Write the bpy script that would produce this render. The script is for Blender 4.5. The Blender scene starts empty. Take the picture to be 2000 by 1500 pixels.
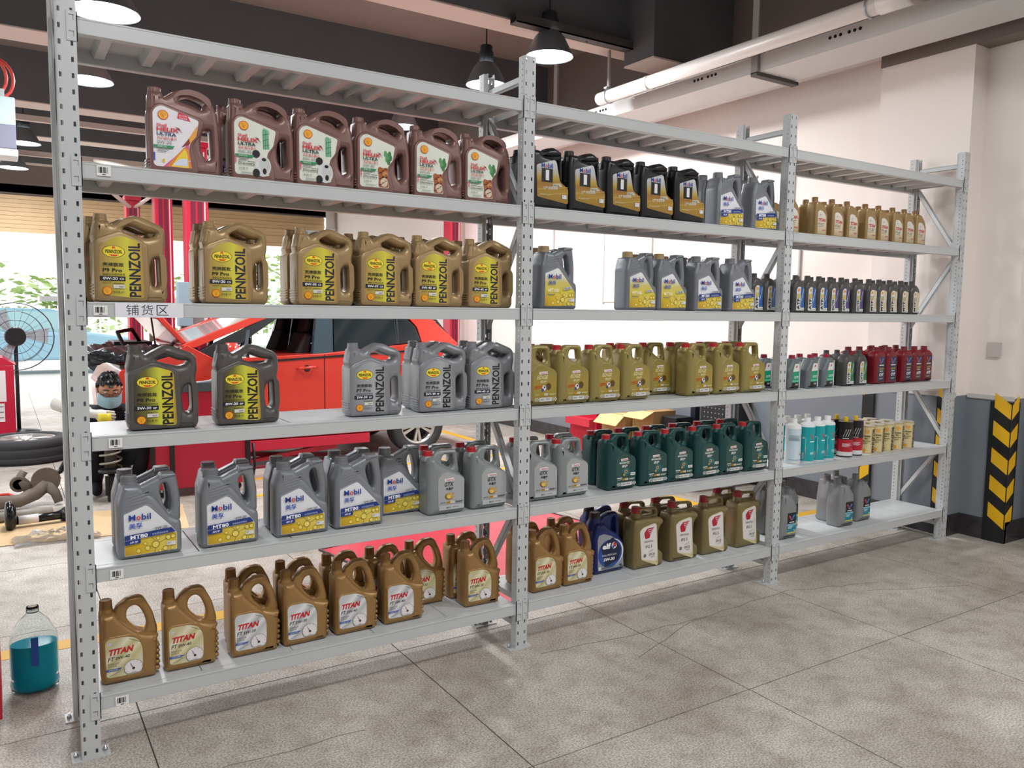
import bpy, bmesh, math, random
from mathutils import Vector, Matrix
random.seed(7)
SC = bpy.context.scene
COL = SC.collection
PI = math.pi
# ---------------------------------------------------------------- camera, world, exposure
cam = bpy.data.cameras.new('camera')
cam.sensor_width = 36.0
cam.lens = 28.129
cam.clip_start, cam.clip_end = 0.05, 300
co = bpy.data.objects.new('camera', cam)
COL.objects.link(co)
co.location = (-0.18499505, -2.96752816, 1.55557719)
co.rotation_euler = (1.47866048, -0.01390688, -0.56935705)
SC.camera = co
SC.view_settings.view_transform = 'Standard'
SC.view_settings.look = 'None'
SC.view_settings.gamma = 1.0
SC.view_settings.use_curve_mapping = False
SC.view_settings.exposure = 0.0
W_ = bpy.data.worlds.new('sky')
SC.world = W_
W_.use_nodes = True
bg = W_.node_tree.nodes['Background']
bg.inputs[0].default_value = (0.93, 0.965, 1.0, 1)
bg.inputs[1].default_value = 2.2
sun = bpy.data.lights.new('sun', 'SUN')
sun.energy = 3.0
sun.angle = math.radians(4)
sun.color = (1.0, 0.95, 0.88)
so = bpy.data.objects.new('sun', sun)
COL.objects.link(so)
so.location = (-8, 20, 14)
so.rotation_euler = (math.radians(-38), math.radians(-22), 0)
SC.cycles.max_bounces = 7
SC.cycles.diffuse_bounces = 4
SC.cycles.glossy_bounces = 3
SC.cycles.transmission_bounces = 6
SC.cycles.transparent_max_bounces = 8
SC.cycles.sample_clamp_indirect = 6.0
SC.cycles.use_denoising = True

# ---------------------------------------------------------------- materials
def lin(c):
    c = c / 255.0
    return c / 12.92 if c <= 0.04045 else ((c + 0.055) / 1.055) ** 2.4
def rgb(h):
    return (lin(int(h[0:2], 16)), lin(int(h[2:4], 16)), lin(int(h[4:6], 16)), 1)
MATS = {}
def mat(name, hexc, rough=0.5, metal=0.0, var=0.0, scale=8.0, bump=0.0, emit=0.0, trans=0.0, ior=1.45, coat=0.0, alpha=1.0, hex2=None):
    if name in MATS: return MATS[name]
    m = bpy.data.materials.new(name)
    m.use_nodes = True
    nt = m.node_tree
    p = nt.nodes['Principled BSDF']
    p.inputs['Base Color'].default_value = rgb(hexc)
    p.inputs['Roughness'].default_value = rough
    p.inputs['Metallic'].default_value = metal
    p.inputs['IOR'].default_value = ior
    if trans: p.inputs['Transmission Weight'].default_value = trans
    if coat:
        p.inputs['Coat Weight'].default_value = coat
        p.inputs['Coat Roughness'].default_value = 0.08
    if emit:
        p.inputs['Emission Color'].default_value = rgb(hexc)
        p.inputs['Emission Strength'].default_value = emit
    if alpha < 1: p.inputs['Alpha'].default_value = alpha
    if var or bump or hex2:
        tc = nt.nodes.new('ShaderNodeTexCoord')
        nz = nt.nodes.new('ShaderNodeTexNoise')
        nz.inputs['Scale'].default_value = scale
        nz.inputs['Detail'].default_value = 5
        nt.links.new(tc.outputs['Object'], nz.inputs['Vector'])
        if var or hex2:
            mx = nt.nodes.new('ShaderNodeMix')
            mx.data_type = 'RGBA'
            a = rgb(hexc)
            b = rgb(hex2) if hex2 else tuple(x * (1 - var) for x in a[:3]) + (1,)
            mx.inputs['A'].default_value = a
            mx.inputs['B'].default_value = b
            nt.links.new(nz.outputs['Fac'], mx.inputs['Factor'])
            nt.links.new(mx.outputs['Result'], p.inputs['Base Color'])
        if bump:
            bp = nt.nodes.new('ShaderNodeBump')
            bp.inputs['Strength'].default_value = bump
            bp.inputs['Distance'].default_value = 0.004
            nt.links.new(nz.outputs['Fac'], bp.inputs['Height'])
            nt.links.new(bp.outputs['Normal'], p.inputs['Normal'])
    MATS[name] = m
    return m
def gradmat(name, stops, axis='X', lo=0.0, hi=0.1, rough=0.35, wave=0):
    """colour ramp printed across a label, in the object's own coordinates"""
    if name in MATS: return MATS[name]
    m = bpy.data.materials.new(name)
    m.use_nodes = True
    nt = m.node_tree
    p = nt.nodes['Principled BSDF']
    p.inputs['Roughness'].default_value = rough
    tc = nt.nodes.new('ShaderNodeTexCoord')
    sp = nt.nodes.new('ShaderNodeSeparateXYZ')
    mr = nt.nodes.new('ShaderNodeMapRange')
    mr.inputs['From Min'].default_value = lo
    mr.inputs['From Max'].default_value = hi
    cr = nt.nodes.new('ShaderNodeValToRGB')
    el = cr.color_ramp.elements
    el[0].position, el[0].color = stops[0][0], rgb(stops[0][1])
    el[1].position, el[1].color = stops[-1][0], rgb(stops[-1][1])
    for q, h in stops[1:-1]:
        e = el.new(q); e.color = rgb(h)
    nt.links.new(tc.outputs['Object'], sp.inputs[0])
    src = sp.outputs[axis if axis in 'XYZ' else 'X']
    if axis == 'D':
        ad = nt.nodes.new('ShaderNodeMath'); ad.operation = 'ADD'
        nt.links.new(sp.outputs['X'], ad.inputs[0]); nt.links.new(sp.outputs['Z'], ad.inputs[1])
        src = ad.outputs[0]
    if axis == 'E':
        ad = nt.nodes.new('ShaderNodeMath'); ad.operation = 'SUBTRACT'
        nt.links.new(sp.outputs['Z'], ad.inputs[0]); nt.links.new(sp.outputs['X'], ad.inputs[1])
        src = ad.outputs[0]
    nt.links.new(src, mr.inputs['Value'])
    nt.links.new(mr.outputs[0], cr.inputs[0])
    nt.links.new(cr.outputs[0], p.inputs['Base Color'])
    MATS[name] = m
    return m
def ink(h):
    return mat('print ' + h, h, 0.38)

WHITE = mat('rack white paint', 'c3c6c7', 0.32, var=0.06, scale=3, bump=0.05)
STEEL = mat('zinc steel', 'b9bcc0', 0.35, 0.9)
DARK = mat('dark rubber', '24262a', 0.7, var=0.3, scale=20)

# ---------------------------------------------------------------- mesh helpers
class MB:
    def __init__(s): s.v, s.f, s.m, s.mats, s.sm = [], [], [], [], []
    def mi(s, m):
        if m not in s.mats: s.mats.append(m)
        return s.mats.index(m)
    def add(s, vs, fs, m, smooth=False):
        k = len(s.v); i = s.mi(m)
        s.v += [tuple(v) for v in vs]
        for f in fs:
            s.f.append([q + k for q in f]); s.m.append(i); s.sm.append(smooth)
    def box(s, x0, y0, z0, x1, y1, z1, m, rot=None, piv=None):
        vs = [(x0, y0, z0), (x1, y0, z0), (x1, y1, z0), (x0, y1, z0), (x0, y0, z1), (x1, y0, z1), (x1, y1, z1), (x0, y1, z1)]
        if rot is not None:
            pv = Vector(piv or ((x0 + x1) / 2, (y0 + y1) / 2, (z0 + z1) / 2))
            vs = [tuple(rot @ (Vector(v) - pv) + pv) for v in vs]
        s.add(vs, [(0, 3, 2, 1), (4, 5, 6, 7), (0, 1, 5, 4), (1, 2, 6, 5), (2, 3, 7, 6), (3, 0, 4, 7)], m)
    def prism(s, pts, d0, d1, m, axis='y', smooth=False):
        """pts: CCW outline seen from -axis side; axis y: (x,z), x: (y,z), z: (x,y)"""
        n = len(pts)
        def mk(p, d):
            return (p[0], d, p[1]) if axis == 'y' else (d, p[0], p[1]) if axis == 'x' else (p[0], p[1], d)
        vs = [mk(p, d0) for p in pts] + [mk(p, d1) for p in pts]
        fs = [list(range(n)), list(range(2 * n - 1, n - 1, -1))]
        for i in range(n):
            j = (i + 1) % n
            fs.append((i, i + n, j + n, j))
        s.add(vs, fs, m, smooth)
    def lathe(s, prof, c, m, n=20, axis='z', smooth=True, knurl=0.0, cap=True):
        """prof: list of (r, h) from bottom to top"""
        vs, fs = [], []
        for r, h in prof:
            for k in range(n):
                rr = r * (1 - knurl if k % 2 else 1)
                a = 2 * PI * k / n
                p = (rr * math.cos(a), rr * math.sin(a), h)
                if axis == 'y': p = (p[0], p[2], -p[1])
                if axis == 'x': p = (p[2], p[0], p[1])
                vs.append((c[0] + p[0], c[1] + p[1], c[2] + p[2]))
        L = len(prof)
        for i in range(L - 1):
            for k in range(n):
                k2 = (k + 1) % n
                fs.append((i * n + k, i * n + k2, (i + 1) * n + k2, (i + 1) * n + k))
        s.add(vs, fs, m, smooth)
        if cap:
            k = len(s.v) - len(vs)
            i = s.mi(m)
            s.f.append([k + q for q in range(n - 1, -1, -1)]); s.m.append(i); s.sm.append(False)
            s.f.append([k + (L - 1) * n + q for q in range(n)]); s.m.append(i); s.sm.append(False)
    def tube(s, path, r, m, n=8, closed=False, smooth=True):
        P = [Vector(p) for p in path]
        N = len(P)
        rs = r if isinstance(r, (list, tuple)) else [r] * N
        vs, fs = [], []
        up = None
        for i in range(N):
            a = P[(i - 1) % N] if (i > 0 or closed) else P[i]
            b = P[(i + 1) % N] if (i < N - 1 or closed) else P[i]
            t = (b - a).normalized()
            if up is None:
                up = Vector((0, 0, 1)) if abs(t.z) < 0.9 else Vector((1, 0, 0))
            u = (up - t * up.dot(t)).normalized()
            w = t.cross(u)
            up = u
            for k in range(n):
                q = 2 * PI * k / n
                vs.append(P[i] + (u * math.cos(q) + w * math.sin(q)) * rs[i])
        M = N if closed else N - 1
        for i in range(M):
            for k in range(n):
                k2, i2 = (k + 1) % n, (i + 1) % N
                fs.append((i * n + k, i * n + k2, i2 * n + k2, i2 * n + k))
        if not closed:
            fs.append(list(range(n - 1, -1, -1)))
            fs.append([(N - 1) * n + q for q in range(n)])
        s.add(vs, fs, m, smooth)
    def mesh(s, name):
        me = bpy.data.meshes.new(name)
        me.from_pydata(s.v, [], s.f)
        for m in s.mats: me.materials.append(m)
        me.polygons.foreach_set('material_index', s.m)
        me.polygons.foreach_set('use_smooth', s.sm)
        me.update()
        return me
    def obj(s, name, parent=None, bevel=0.0, fix=True):
        me = s.mesh(name)
        if fix: fixn(me)
        o = bpy.data.objects.new(name, me)
        COL.objects.link(o)
        if parent: o.parent = parent
        if bevel:
            b = o.modifiers.new('bevel', 'BEVEL'); b.width = bevel; b.segments = 2; b.limit_method = 'ANGLE'
        return o
def fixn(me):
    bm = bmesh.new(); bm.from_mesh(me)
    bmesh.ops.recalc_face_normals(bm, faces=bm.faces)
    bm.to_mesh(me); bm.free()
def empty(name, loc=(0, 0, 0), label=None, cat=None, group=None, rz=0.0):
    o = bpy.data.objects.new(name, None)
    o.empty_display_size = 0.05
    COL.objects.link(o)
    o.location = loc; o.rotation_euler = (0, 0, rz)
    tag(o, label, cat, group)
    return o
def tag(o, label=None, cat=None, group=None, kind=None):
    if label: o['label'] = label
    if cat: o['category'] = cat
    if group: o['group'] = group
    if kind: o['kind'] = kind
    return o
def mobj(name, me, parent=None, loc=(0, 0, 0)):
    o = bpy.data.objects.new(name, me)
    COL.objects.link(o)
    o.location = loc
    if parent: o.parent = parent
    return o
def struct(name, mb, bevel=0.0):
    return tag(mb.obj(name, bevel=bevel), kind='structure')

# ---------------------------------------------------------------- blow-moulded shapes
def chaikin(pts, it=2):
    for _ in range(it):
        q = []
        for i in range(len(pts)):
            a, b = pts[i], pts[(i + 1) % len(pts)]
            q.append((a[0] * .75 + b[0] * .25, a[1] * .75 + b[1] * .25))
            q.append((a[0] * .25 + b[0] * .75, a[1] * .25 + b[1] * .75))
        pts = q
    return pts
def area(p): return sum(p[i][0] * p[(i + 1) % len(p)][1] - p[(i + 1) % len(p)][0] * p[i][1] for i in range(len(p))) / 2
def fillet(pts, r, n=3):
    """round each corner by at most r (mm)"""
    out = []
    L = len(pts)
    for i in range(L):
        p, a, b = Vector(pts[i]), Vector(pts[i - 1]), Vector(pts[(i + 1) % L])
        da, db = (a - p), (b - p)
        k = min(r, da.length * .45, db.length * .45)
        A, B = p + da.normalized() * k, p + db.normalized() * k
        for j in range(n + 1):
            t = j / n
            q = A * (1 - t) ** 2 + p * 2 * t * (1 - t) + B * t * t
            out.append((q.x, q.y))
    return out
def slab(mb, pts, d, bev, m, W, holes=(), r=8, yc=0.0, hr=9):
    """an outline in mm (x from the left side, z from the base) blown to depth d with rounded rims"""
    cu = bpy.data.curves.new('s', 'CURVE')
    cu.dimensions = '2D'; cu.fill_mode = 'BOTH'
    cu.extrude = max(d / 2 - bev, 1e-4); cu.bevel_depth = bev; cu.offset = -bev; cu.bevel_resolution = 2
    for k, pl in enumerate([pts] + list(holes)):
        q = fillet(pl, r if k == 0 else hr)
        if (area(q) < 0) == (k == 0): q = q[::-1]
        sp = cu.splines.new('POLY')
        sp.points.add(len(q) - 1)
        for i, (x, z) in enumerate(q): sp.points[i].co = (x / 1000 - W / 2, z / 1000, 0, 1)
        sp.use_cyclic_u = True
    o = bpy.data.objects.new('s', cu)
    me = o.to_mesh()
    vs = [(v.co.x, -v.co.z + yc, v.co.y) for v in me.vertices]
    fs = [list(p.vertices) for p in me.polygons]
    mb.add(vs, fs, m, True)
    o.to_mesh_clear()
    bpy.data.objects.remove(o); bpy.data.curves.remove(cu)
def finish(mb, name):
    me = mb.mesh(name)
    bm = bmesh.new(); bm.from_mesh(me)
    bmesh.ops.remove_doubles(bm, verts=bm.verts, dist=2e-5)
    bmesh.ops.recalc_face_normals(bm, faces=bm.faces)
    for e in bm.edges:
        if len(e.link_faces) == 2 and e.calc_face_angle(0) > 0.7: e.smooth = False
    bm.to_mesh(me); bm.free()
    return me

# ---------------------------------------------------------------- printing
GL = {}
def glyphs(s, bold):
    k = (s, bold)
    if k not in GL:
        cu = bpy.data.curves.new('t', 'FONT')
        cu.body = s; cu.resolution_u = 2; cu.offset = bold
        o = bpy.data.objects.new('t', cu)
        me = o.to_mesh()
        vs = [(v.co.x, v.co.y) for v in me.vertices]
        fs = [list(p.vertices) for p in me.polygons]
        o.to_mesh_clear()
        bpy.data.objects.remove(o); bpy.data.curves.remove(cu)
        xs = [v[0] for v in vs] or [0]; ys = [v[1] for v in vs] or [0]
        GL[k] = (vs, fs, min(xs), max(xs) or 1, min(ys), max(ys) or 1)
    return GL[k]
class Lab:
    """flat print, in mm, laid on a face at y = y0 (facing -y); R wraps it round a cylinder"""
    def __init__(s, W, y0, R=None, name='label'):
        s.W, s.y0, s.R, s.n, s.mb = W, y0, R, 0, MB()
    def P(s, x, z, d):
        X, Z = x / 1000 - s.W / 2, z / 1000
        if s.R:
            a = X / s.R; r = s.R + d
            return (r * math.sin(a), -r * math.cos(a), Z)
        return (X, s.y0 - d, Z)
    def put(s, vs, fs, m):
        d = 0.0003 + 0.00022 * s.n
        s.n += 1
        s.mb.add([s.P(x, z, d) for x, z in vs], fs, ink(m) if isinstance(m, str) else m)
    def poly(s, pts, m, r=0):
        if r: pts = fillet(pts, r)
        if area(pts) < 0: pts = pts[::-1]
        s.put(pts, [list(range(len(pts)))], m)
    def rect(s, x0, z0, x1, z1, m, r=0):
        if s.R and x1 - x0 > 8:
            k = int((x1 - x0) / 6) + 1
            vs = [(x0 + (x1 - x0) * i / k, z) for z in (z0, z1) for i in range(k + 1)]
            s.put(vs, [(i, i + 1, i + k + 2, i + k + 1) for i in range(k)], m)
        else: s.poly([(x0, z0), (x1, z0), (x1, z1), (x0, z1)], m, r)
    def oval(s, cx, cz, rx, rz, m, n=22, a0=0, a1=360):
        full = a1 - a0 >= 360
        pts = [(cx + rx * math.cos(math.radians(a0 + (a1 - a0) * i / (n if full else n - 1))), cz + rz * math.sin(math.radians(a0 + (a1 - a0) * i / (n if full else n - 1)))) for i in range(n)]
        s.put(pts, [list(range(n))], m)
    def ring(s, cx, cz, r, w, m, n=18):
        vs = [(cx + q * math.cos(2 * PI * i / n), cz + q * math.sin(2 * PI * i / n)) for q in (r - w, r) for i in range(n)]
        s.put(vs, [(i, (i + 1) % n, n + (i + 1) % n, n + i)[::-1] for i in range(n)], m)
    def line(s, x0, z0, x1, z1, w, m):
        d = Vector((x1 - x0, z1 - z0)); d = Vector((-d.y, d.x)).normalized() * w / 2
        s.poly([(x0 - d.x, z0 - d.y), (x1 - d.x, z1 - d.y), (x1 + d.x, z1 + d.y), (x0 + d.x, z0 + d.y)], m)
    def text(s, t, x0, z0, x1, z1, m, bold=0.0, rot=0, shear=0.0, slope=0.0):
        vs, fs, a, b, c, e = glyphs(t, bold)
        out = []
        for x, y in vs:
            u, v = (x - a) / (b - a), (y - c) / (e - c)
            if rot: X, Z = x1 - v * (x1 - x0), z0 + u * (z1 - z0)
            else: X, Z = x0 + u * (x1 - x0), z0 + v * (z1 - z0)
            X += shear * (Z - z0); Z += slope * (X - x0)
            out.append((X, Z))
        s.put(out, fs, m)
    def obj(s):
        return s.mb.mesh('label')
def pecten(L, cx, cz, r):
    def fan(q):
        p = [(cx - .45 * q, cz - q), (cx + .45 * q, cz - q)]
        for i in range(9):
            a = math.radians(-25 + 230 * i / 8)
            p.append((cx + q * 1.08 * math.cos(a), cz + q * math.sin(a)))
        return p
    L.poly(fan(r), 'cf3a26'); L.poly(fan(r * .86), 'f3b324')
    for i in range(5):
        a = math.radians(30 + 30 * i)
        L.line(cx, cz - r * .6, cx + r * .75 * math.cos(a), cz + r * .75 * math.sin(a), r * .07, 'd8862a')
def small(L, x0, z, x1, h, m, n=1):
    """lines of print too small to read in the photograph"""
    for i in range(n): L.rect(x0, z - i * h * 1.9, x1 - (i % 2) * (x1 - x0) * .2, z - i * h * 1.9 + h, m)
def mobilword(L, x0, z0, x1, z1, b='1f3f93'):
    w = x1 - x0
    L.text('M', x0, z0, x0 + w * .3, z1 - (z1 - z0) * .06, b, .02)
    L.text('o', x0 + w * .335, z0, x0 + w * .535, z0 + (z1 - z0) * .7, 'd8362e', .02)
    L.text('bil', x0 + w * .575, z0, x1, z1, b, .02)

KIND = {}
def kind(name, W, d, **kw): KIND[name] = dict(W=W, d=d, **kw)
kind('shell', .235, .102); kind('pennz', .232, .105); kind('titan', .186, .1); kind('mobil', .208, .105)
kind('castrol', .182, .112); kind('mobil1', .214, .11); kind('elf', .2, .11); kind('idem', .206, .11)
kind('t1', .114, .07); kind('g1', .104, .075); kind('red', .114, .075); kind('cv', .106, .075); kind('valv', .15, .11)

def plastic(name, h, h2=None, metal=0.0, rough=.36):
    return mat(name, h, rough, metal, var=.1, scale=6)
def capm(mb, cx, W, z0, z1, r, m, knurl=.04, n=28, yc=0.0, taper=.95):
    cx = cx / 1000 - W / 2
    h = (z1 - z0)
    mb.lathe([(r * 1.0, z0), (r * 1.0, z0 + h * .16), (r * .97, z0 + h * .2)], (cx, yc, 0), m, n)
    mb.lathe([(r * .97, z0 + h * .2), (r * taper, z1 - .0025)], (cx, yc, 0), m, n, knurl=knurl, cap=False)
    mb.lathe([(r * taper, z1 - .0025), (r * taper * .93, z1), (r * taper * .7, z1), (r * taper * .66, z1 - .001)], (cx, yc, 0), m, n)
def neck(mb, cx, W, z0, z1, r0, r1, m, yc=0.0):
    mb.lathe([(r0, z0), (r0 * .97 + r1 * .03, z0 + (z1 - z0) * .3), (r1, z1)], (cx / 1000 - W / 2, yc, 0), m, 24)

def build(k, v):
    """-> [(part name, mesh)] of one jug or bottle"""
    W, d = KIND[k]['W'], KIND[k]['d']
    B, C = MB(), MB()
    yf = -d / 2
    L = None
    if k == 'pennz':
        m = {'9': plastic('gold jug plastic', 'a58a62', metal=.25), '8': plastic('charcoal jug plastic', '57524f'), '7': plastic('silver jug plastic', '8b8d91', metal=.2)}[v[0]]
        F = [(8, 0), (1, 14), (0, 80), (4, 205), (0, 222), (4, 236), (11, 276), (54, 276), (60, 262), (86, 277), (124, 297), (146, 297), (216, 270), (230, 256), (233, 212), (227, 180), (232, 150), (235, 20), (226, 0)]
        h1 = [(96, 252), (112, 264), (124, 263), (172, 244), (203, 243), (196, 229), (170, 222), (102, 240)]
        h2 = [(178, 117), (187, 148), (199, 157), (211, 152), (213, 74), (206, 55), (192, 55), (183, 68)]
        slab(B, F, d - .016, .02, m, W, [h1, h2], r=10)
        slab(B, [(2, 4), (2, 200), (14, 214), (76, 240), (92, 240), (156, 212), (172, 196), (176, 60), (168, 4)], d - .002, .007, m, W, r=16)
        slab(B, [(9, 12), (9, 202), (76, 228), (92, 228), (152, 202), (162, 190), (164, 12)], d, .003, m, W, r=12)
        for z in (26, 36, 46, 56): slab(B, [(-2, z), (10, z), (10, z + 5), (-2, z + 5)], d - .02, .002, m, W, r=1)
        neck(B, 32, W, .225, .282, .030, .0215, m)
        capm(C, 32, W, .279, .298, .0225, m)
        L = Lab(W, yf)
        lp = [(17, 26), (22, 189), (63, 219), (91, 225), (150, 206), (158, 14)]
        bgm = {'9': gradmat('yellow gold label', [(0, 'a98d4c'), (.35, 'c0ad44'), (.62, 'd6cf45'), (.85, 'c7a83d'), (1, 'a3824a')], 'X', -.1, .045),
               '8': gradmat('yellow black label', [(0, '33302c'), (.3, '6f6b2d'), (.6, 'cfd03f'), (.85, 'd2bb3a'), (1, '9a7a35')], 'X', -.1, .045),
               '7': gradmat('silver label', [(0, '85888d'), (.6, 'a9acb0'), (1, '8b8d91')], 'X', -.1, .045)}[v[0]]
        L.poly(lp, bgm, 14)
        ik = '2b2a3a' if v[0] == '9' else '23211f'
        L.text('PENNZOIL', 109, 19, 147, 203, ik, .03, rot=1)
        L.oval(64, 171, 35, 20, '35302a'); L.oval(64, 171, 33.4, 18.6, 'f2dc3e')
        L.poly([(58, 181), (60, 188), (68, 188), (70, 181)], 'e0562c'); L.poly([(48, 161), (80, 161), (70, 155), (58, 155)], 'e0562c')
        L.text('PENNZOIL', 38, 165, 91, 177, '1f1d1c', .025)
        tk = '2a2622'
        L.text('壳牌鹏致', 29, 120, 94, 134, tk, .01)
        L.text('P%s Pro' % v[0], 29, 102, 88, 115, tk, .02)
        L.text('超级全合成润滑油', 29, 91, 96, 98, tk)
        L.rect(20, 73, 98, 88, '1d1f33')
        gr = {'9a': '0W-20', '9b': '0W-30', '9c': '0W-40', '8a': '5W-30', '8b': '0W-20', '7a': '5W-30', '7b': '5W-40'}[v]
        L.text(gr, 29, 76, 74, 85.5, 'f4f4f2', .02)
        L.text('C5' if v in ('9a', '9b') else 'SP', 80, 76, 93, 83, 'f4f4f2', .02)
        if v[0] == '9': L.text('BOOST', 29, 63, 55, 69, '5d5233')
        small(L, 58, 64, 94, 2, '6a6040', 1)
        pecten(L, 41, 39, 14)
        L.rect(60, 48, 96, 60, 'd9d8d2'); small(L, 76, 54, 93, 1.6, '77766f', 2)
        L.text('净含量 4升', 58, 32, 94, 40, tk)
    elif k == 'shell':
        m = plastic('mauve jug plastic', '82605a', metal=.15)
        F = [(6, 0), (-4, 14), (-5, 205), (0, 224), (1, 276), (46, 280), (49, 259), (73, 280), (100, 293), (137, 297), (177, 286), (208, 263), (225, 230), (233, 177), (236, 14), (226, 0)]
        h1 = [(96, 255), (110, 271), (134, 277), (163, 271), (187, 259), (177, 232), (138, 247)]
        h2 = [(180, 165), (203, 168), (207, 72), (190, 58), (172, 85), (169, 120), (173, 149)]
        slab(B, F, d - .018, .02, m, W, [h1, h2], r=12)
        slab(B, [(0, 5), (0, 206), (16, 230), (40, 238), (172, 200), (178, 180), (164, 140), (142, 110), (138, 90), (152, 50), (160, 5)], d - .001, .007, m, W, r=16)
        slab(B, [(5, 14), (5, 205), (20, 224), (40, 232), (165, 194), (155, 137), (134, 108), (130, 86), (142, 14)], d, .003, m, W, r=12)
        for z in (24, 34, 44): slab(B, [(-7, z), (10, z), (10, z + 6), (-7, z + 6)], d - .022, .002, m, W, r=1)
        neck(B, 24, W, .215, .275, .028, .0215, m)
        capm(C, 24, W, .274, .295, .0225, m)
        L = Lab(W, yf)
        lp = [(18, 22), (10, 30), (10, 204), (22, 220), (39, 227), (160, 190), (150, 135), (129, 108), (125, 86), (134, 24)]
        L.poly(lp, 'e9e6ea' if v == 'a' else 'dfe3d6', 8)
        if v == 'a':
            L.poly([(40, 22), (75, 55), (112, 95), (126, 112), (125, 86), (134, 24)], 'd9589a', 3)
            L.poly([(52, 24), (82, 62), (112, 96), (124, 86), (133, 24)], 'e58a2e', 3)
            L.poly([(66, 24), (90, 62), (112, 90), (120, 70), (124, 24)], 'f0d03e', 4)
            L.poly([(70, 30), (92, 52), (118, 56), (120, 30)], 'd9dff0', 2)
            L.poly([(104, 95), (128, 130), (140, 150), (156, 175), (150, 135), (129, 108)], 'e8a03a', 3)
            L.poly([(100, 92), (126, 126), (129, 108), (124, 104)], '8b2a20', 2)
            L.poly([(88, 190), (93, 212), (122, 203), (132, 184)], 'd42f45'); L.text('国六标准', 95, 196, 120, 203, 'f6dfe2'); L.text('专享专属', 95, 187, 121, 194, 'f6dfe2')
            L.rect(10, 40, 15, 68, '2f4fae'); L.poly([(38, 36), (46, 36), (46, 46), (42, 49), (38, 46)], 'e5c63a')
            L.text('4升', 120, 44, 130, 50, 'f1e7ea')
        elif v == 'b':
            L.poly([(112, 118), (108, 184), (114, 196), (128, 192), (136, 122)], '86bd97', 3)
            for x in (114, 121, 129): L.line(x, 120, x + 2, 190, 3, '4f9a68')
            for z in (130, 150, 170): L.line(112, z, 134, z + 8, 1.6, '2c5c3c')
            L.oval(110, 58, 30, 38, 'd9dad8'); L.oval(116, 64, 20, 26, 'c9cbc9')
            L.oval(86, 100, 14, 14, '20201f'); L.oval(86, 32, 13, 15, '20201f'); L.oval(114, 82, 8, 6, '20201f'); L.oval(116, 40, 7, 11, '20201f')
        else:
            for i, (x, z) in enumerate([(128, 150), (136, 158), (124, 138), (140, 144), (118, 158), (132, 128)]): L.oval(x, z, 7, 12, ('5d9c62', '3f7c49')[i % 2])
            L.poly([(88, 26), (90, 62), (84, 96), (92, 106), (108, 100), (126, 106), (128, 84), (131, 26)], 'a85a2e', 8)
            L.oval(112, 46, 16, 18, 'd8c6ae'); L.oval(116, 80, 12, 10, 'c98a4e')
            for i in range(9): L.line(90 + (i % 3) * 12, 34 + i * 8, 104 + (i % 3) * 9, 38 + i * 7.4, 2.6, '2c1a12')
            for x in (106, 120): L.oval(x, 66, 3.4, 3, '191310')
        pecten(L, 43, 196, 16)
        L.text('Shell', 21, 156, 54, 166, 'd13a48', .02)
        L.text('HELIX', 21, 140, 93, 154, 'cf2c3c', .035); L.poly([(80, 160), (94, 156), (104, 138), (96, 148)], '7a3038')
        L.text('ULTRA', 21, 126, 84, 137, '25386c' if v == 'a' else '213a3c', .03)
        L.text('先锋超凡喜力', 22, 112, 85, 122, 'cf4450', .01)
        L.text({'a': '0W-20', 'b': '0W-30', 'c': '0W-40'}[v], 22, 98, 68, 108, '6b6f74')
        L.poly([(10, 84), (70, 84), (78, 93), (10, 93)], '2f8a5c'); L.text('零碳行动', 22, 86, 52, 91.5, 'e6efe8')
        small(L, 22, 76, 58, 2.2, '7b7f83', 2)
        if v != 'a':
            L.text('Discovery', 22, 55, 80, 66, '2b2b2d', .015); small(L, 54, 68, 80, 2, '4a4a4c')
            L.text('净含量 4升', 22, 40, 56, 48, '55585a'); L.rect(10, 62, 14, 86, 'd24b66')
            small(L, 30, 30, 74, 1.6, '8b8e90', 2)
    elif k == 'titan':
        m = plastic('bronze jug plastic', 'a07c4c', metal=.35)
        Bp = [(6, 0), (-1, 12), (0, 180), (-1, 236), (4, 252), (46, 254), (58, 232), (84, 202), (116, 172), (150, 160), (184, 154), (188, 146), (180, 128), (182, 116), (176, 0)]
        slab(B, Bp, d, .02, m, W, r=9)
        H = [(34, 205), (47, 252), (54, 270), (88, 296), (130, 297), (145, 288), (172, 233), (187, 170), (187, 148), (150, 140), (110, 150)]
        slab(B, H, .042, .012, m, W, [[(84, 232), (92, 258), (113, 267), (131, 253), (146, 218), (152, 190), (146, 170), (138, 160), (118, 178), (92, 206)]], r=14, hr=16)
        slab(B, [(6, 24), (6, 165), (22, 176), (96, 176), (122, 164), (136, 140), (138, 30), (128, 14), (20, 14)], d + .003, .004, m, W, r=12)
        slab(B, [(34, 196), (52, 246), (60, 238), (42, 196)], d * .7, .004, m, W, r=4)
        for i in range(5):
            z = 14 + i * 21
            slab(B, [(150, z), (188, z), (193, z + 8), (188, z + 16), (150, z + 16)], .062, .007, m, W, r=8)
        neck(B, 22, W, .248, .266, .024, .021, m)
        capm(C, 22, W, .264, .297, .0215, plastic('bronze cap', '8f6a3a', metal=.3), knurl=.06)
        L = Lab(W, yf - .0015)
        lp = [(14, 34), (12, 156), (22, 169), (80, 169), (112, 158), (125, 139), (131, 118), (131, 44), (124, 28), (24, 28)]
        gold = v in ('0w40', '0w20', '0w30')
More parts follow.
